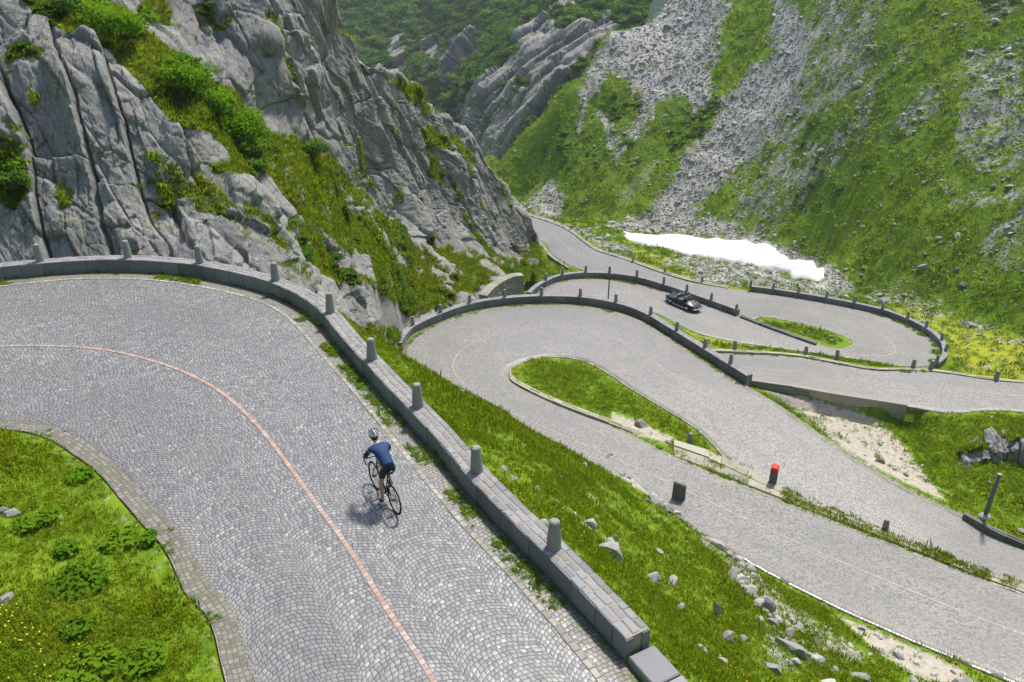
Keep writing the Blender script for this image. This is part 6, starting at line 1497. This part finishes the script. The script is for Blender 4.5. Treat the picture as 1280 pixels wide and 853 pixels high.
bmesh.ops.recalc_face_normals(bm, faces=bm.faces[:]); cb = bm_obj('body', bm, M['car_paint'], car, True)
bm = bmesh.new(); box(bm, (0, 0, .30), (2.9, 1.1, .12)); box(bm, (0, 0, .45), (1.1, 1.2, .22)); box(bm, (.56, 0, .66), (.06, 1.22, .45)); box(bm, (-.58, 0, .66), (.06, 1.22, .45)); box(bm, (0, .63, .62), (1.1, .05, .45)); box(bm, (0, -.63, .62), (1.1, .05, .45)); bm_obj('interior', bm, M['leather'], car)
for y in (.31, -.31):
    bm = bmesh.new(); box(bm, (-.12, y, .58), (.5, .46, .14)); box(bm, (-.40, y, .82), (.13, .46, .5), Matrix.Rotation(R(-12), 3, 'Y')); bmesh.ops.bevel(bm, geom=bm.edges[:], offset=.04, segments=2, affect='EDGES'); bm_obj('seat', bm, M['leather'], car, True)
bm = bmesh.new(); tube(bm, [(.56, .60, .90), (.40, .55, 1.22), (.38, .28, 1.27), (.38, 0, 1.285), (.38, -.28, 1.27), (.40, -.55, 1.22), (.56, -.60, .90)], .016, 8); wf = bm_obj('windscreen_frame', bm, M['chrome'], car, True)
bm = bmesh.new(); V_ = [(.555, .58, .91), (.555, -.58, .91), (.405, -.53, 1.215), (.385, 0, 1.275), (.405, .53, 1.215)]; a = [bm.verts.new(v) for v in V_]; b_ = [bm.verts.new((v[0] - .006, v[1], v[2])) for v in V_]; bm.faces.new(a); bm.faces.new(b_[::-1])
for i in range(5): bm.faces.new((a[i], b_[i], b_[(i + 1) % 5], a[(i + 1) % 5]))
bmesh.ops.recalc_face_normals(bm, faces=bm.faces[:]); bm_obj('glass', bm, M['windscreen'], wf)
bm = bmesh.new(); ring(bm, (.32, .31, .86), (.9, 0, .42), .18, .013, 28, 6); tube(bm, [(.50, .31, .78), (.32, .31, .86)], .016, 6); tube(bm, [(.32, .13, .86), (.32, .49, .86)], .01, 5); bm_obj('steering_wheel', bm, M['black_plastic'], car, True)
bm = bmesh.new()
for k, (x, z, r) in enumerate([(-.62, .97, .085), (-.70, .985, .08), (-.55, .95, .06)]): tube(bm, [(x + .06, -.60, z - .03), (x, -.45, z), (x - .02, 0, z + .015), (x, .45, z), (x + .06, .60, z - .03)], [r * .6, r, r, r, r * .6], 8)
bm_obj('folded_hood', bm, M['hood_cloth'], car, True)
for x in WX:
    for s in (1, -1):
        w = empty('wheel', (x, s * .715, .318)); w.parent = car; bm = bmesh.new(); lathe(bm, [(.20, -.075), (.29, -.08), (.318, -.05), (.318, .05), (.29, .08), (.20, .075)], n=28, M=Matrix.Rotation(math.pi / 2, 3, 'X')); bm_obj('tyre', bm, M['rubber'], w, True)
        bm = bmesh.new(); lathe(bm, [(.205, .055), (.20, .078), (.15, .068), (.12, .082), (.06, .092), (.01, .095)], n=24, M=Matrix.Rotation(-s * math.pi / 2, 3, 'X')); bm_obj('rim', bm, M['chrome'], w, True)
for s in (1, -1):
    bm = bmesh.new(); bmesh.ops.create_uvsphere(bm, u_segments=14, v_segments=8, radius=.105)
    for v in bm.verts: v.co.x *= .5
    o = bm_obj('headlight', bm, M['lamp_glass'], car, True); o.location = (1.80, s * .53, .63); bm = bmesh.new(); ring(bm, (0, 0, 0), (1, 0, .25), .105, .014, 22, 6); o2 = bm_obj('headlight_ring', bm, M['chrome'], o, True)
    bm = bmesh.new(); bmesh.ops.create_uvsphere(bm, u_segments=12, v_segments=8, radius=.05); o = bm_obj('tail_light', bm, M['lamp_red'], car, True); o.location = (-1.86, s * .50, .52)
for x, nm in ((1.99, 'bumper'), (-1.99, 'bumper')):
    sg = 1 if x > 0 else -1; bm = bmesh.new(); tube(bm, [(x - sg * .28, -.74, .40), (x - sg * .06, -.56, .40), (x + sg * .02, -.2, .40), (x + sg * .02, .2, .40), (x - sg * .06, .56, .40), (x - sg * .28, .74, .40)], .042, 8)
    for y in (-.3, .3): tube(bm, [(x + sg * .045, y, .33), (x + sg * .05, y, .42), (x + sg * .03, y, .53)], [.025, .03, .02], 8)
    bm_obj(nm, bm, M['chrome'], car, True)
bm = bmesh.new(); box(bm, (-1.985, 0, .47), (.015, .40, .11)); bm_obj('licence_plate', bm, M['white_shirt'], car)
bm = bmesh.new()
for y in (-.24, -.12, 0, .12, .24): tube(bm, [(-1.28, y, topz(-1.28) + .008), (-1.55, y, topz(-1.55) + .008)], .012, 6)
bm_obj('engine_grille', bm, M['chrome'], car, True)
for s in (1, -1): bm = bmesh.new(); tube(bm, [(-.9, s * .825, .27), (.68, s * .825, .27)], .022, 6); bm_obj('sill_trim', bm, M['chrome'], car)
bm = bmesh.new(); lathe(bm, [(.004, 0), (.05, .005), (.045, .03), (.005, .035)], (.50, .72, .98), 12, Matrix.Rotation(-math.pi / 2, 3, 'Y')); tube(bm, [(.50, .70, .88), (.50, .72, .97)], .01, 6); bm_obj('door_mirror', bm, M['chrome'], car)
def passenger(y, label, shirt, driver):
    p = empty('person', cpos, CRZ, label, 'person'); p.rotation_euler = (0, -cslope, CRZ); f = Fig(); pe = f.p((-.22, y, .72), (.15, .12)); ch = f.chain([((-.27, y, .88), (.145, .105)), ((-.31, y, 1.05), (.165, .11)), ((-.31, y, 1.14), (.13, .09))], pe); n = f.chain([((-.29, y, 1.22), .055), ((-.27, y, 1.27), .052)], ch)
    hc = Vector((-.24, y, 1.37)); head(f, n, hc, (1, 0, -.03), (0, 0, 1))
    for s in (1, -1):
        e = (-.12, y + s * .24, .90) if driver else (-.14, y + s * .23, .88); w_ = (.24, y + s * .155, .90) if driver else (.10, y + s * .12, .74)
        a = f.chain([((-.30, y + s * .185, 1.10), .06), ((-.22, y + s * .225, 1.0), .05), (e, .042), (tuple(Vector(e).lerp(Vector(w_), .5)), .038), (w_, .028)], ch); hand(f, a, w_, (1, 0, .1) if driver else (1, 0, -.1), s)
        f.chain([((-.18, y + s * .09, .70), .085), ((.08, y + s * .10, .74), .07), ((.26, y + s * .10, .78), .055), ((.38, y + s * .10, .58), .05), ((.44, y + s * .10, .42), .04), ((.54, y + s * .10, .40), .035)], pe)
    skin('body', f.V, f.E, f.r, M['skin'], p); eyes(hc, (1, 0, -.03), (0, 0, 1), p, 'hair')
    g = Fig(); a0 = g.p((-.225, y, .74), (.165, .135)); a1 = g.chain([((-.27, y, .88), (.158, .118)), ((-.31, y, 1.05), (.178, .123)), ((-.305, y, 1.15), (.12, .09))], a0)
    for s in (1, -1): e = (-.12, y + s * .24, .90); g.chain([((-.30, y + s * .185, 1.10), .072), ((-.22, y + s * .225, 1.0), .062), (tuple(Vector((-.22, y + s * .225, 1.0)).lerp(Vector(e), .8)), .054)], 2)
    skin('shirt', g.V, g.E, g.r, M[shirt], p)
    bm = bmesh.new(); bmesh.ops.create_icosphere(bm, subdivisions=3, radius=1.0)
    for v in bm.verts: v.co = Vector((v.co.x * .105 - .015, v.co.y * .093, v.co.z * .10 + .03))
    bmesh.ops.delete(bm, geom=[v for v in bm.verts if v.co.x > .045 and v.co.z < .06], context='VERTS'); o = bm_obj('hair', bm, M['hair'], p, True); o.location = hc
    g = Fig(); a0 = g.p((-.20, y, .70), (.16, .125))
    for s in (1, -1): g.chain([((-.10, y + s * .095, .705), .092), ((.08, y + s * .10, .745), .08), ((.26, y + s * .10, .785), .064), ((.36, y + s * .10, .60), .058)], a0)
    skin('trousers', g.V, g.E, g.r, M['dark_shirt'], p)
passenger(.31, 'driver in a white shirt at the wheel of the dark open convertible', 'white_shirt', True)
passenger(-.31, 'passenger in a pale shirt sitting beside the driver in the open convertible', 'white_shirt', False)
HAZE = .0002
# ------------------------------------------------------------------ light, sky, camera
w_ = bpy.data.worlds.new('World'); SC.world = w_; w_.use_nodes = True; nt = w_.node_tree
sky = nt.nodes.new('ShaderNodeTexSky'); sky.sky_type = 'NISHITA'; sky.sun_disc = False
SUN_EL, SUN_AZ = R(60), R(31)                      # from the far right: azimuth measured from straight ahead (+Y) towards +X
sky.sun_elevation = SUN_EL; sky.sun_rotation = SUN_AZ; sky.altitude = 1700; sky.air_density = .75; sky.dust_density = 5.0; sky.ozone_density = .4
bg = nt.nodes['Background']; nt.links.new(sky.outputs[0], bg.inputs[0]); bg.inputs[1].default_value = .15
sd = bpy.data.lights.new('sun', 'SUN'); sd.energy = 2.9; sd.angle = R(5.5); sd.color = (1.0, .94, .85)
so_ = bpy.data.objects.new('sun', sd); COL.objects.link(so_)
dirv = Vector((math.sin(SUN_AZ) * math.cos(SUN_EL), math.cos(SUN_AZ) * math.cos(SUN_EL), math.sin(SUN_EL)))
so_.rotation_euler = dirv.to_track_quat('Z', 'Y').to_euler()
zs = [(o.matrix_world @ Vector(c)).z for o in SC.objects if o.type == 'MESH' for c in o.bound_box]
lo_z, hi_z = min(float(GZ.min()), -80.0) - 3, max(float(GZ.max()), float(CX[..., 2].max()), float(GXYZ[..., 2].max())) + 6
bm = bmesh.new(); box(bm, (0, 0, (lo_z + hi_z) / 2), (1900, 1900, hi_z - lo_z)); hz = bm_obj('haze', bm, None); hm = bpy.data.materials.new('haze'); hm.use_nodes = True; ht = hm.node_tree; ht.nodes.clear()
ho, hv_ = ht.nodes.new('ShaderNodeOutputMaterial'), ht.nodes.new('ShaderNodeVolumePrincipled'); hv_.inputs['Color'].default_value = (.84, .93, .98, 1); hv_.inputs['Density'].default_value = HAZE; hv_.inputs['Anisotropy'].default_value = .3
ht.links.new(hv_.outputs[0], ho.inputs['Volume']); hz.data.materials.append(hm); tag(hz, kind='stuff')
cd = bpy.data.cameras.new('camera'); cam = bpy.data.objects.new('camera', cd); COL.objects.link(cam)
cam.location = (0, 0, CAMH); cam.rotation_euler = (math.pi / 2 - PITCH, 0, 0)
cd.sensor_width = 36; cd.lens = 36 * FPX / 1280; cd.clip_start = .1; cd.clip_end = 5000
SC.camera = cam
SC.view_settings.view_transform = 'Standard'; SC.view_settings.look = 'None'; SC.view_settings.exposure = 0.98; SC.view_settings.gamma = 1.0
SC.render.engine = 'CYCLES'; SC.cycles.use_denoising = True; SC.cycles.max_bounces = 6; SC.cycles.volume_bounces = 0; SC.cycles.transparent_max_bounces = 6
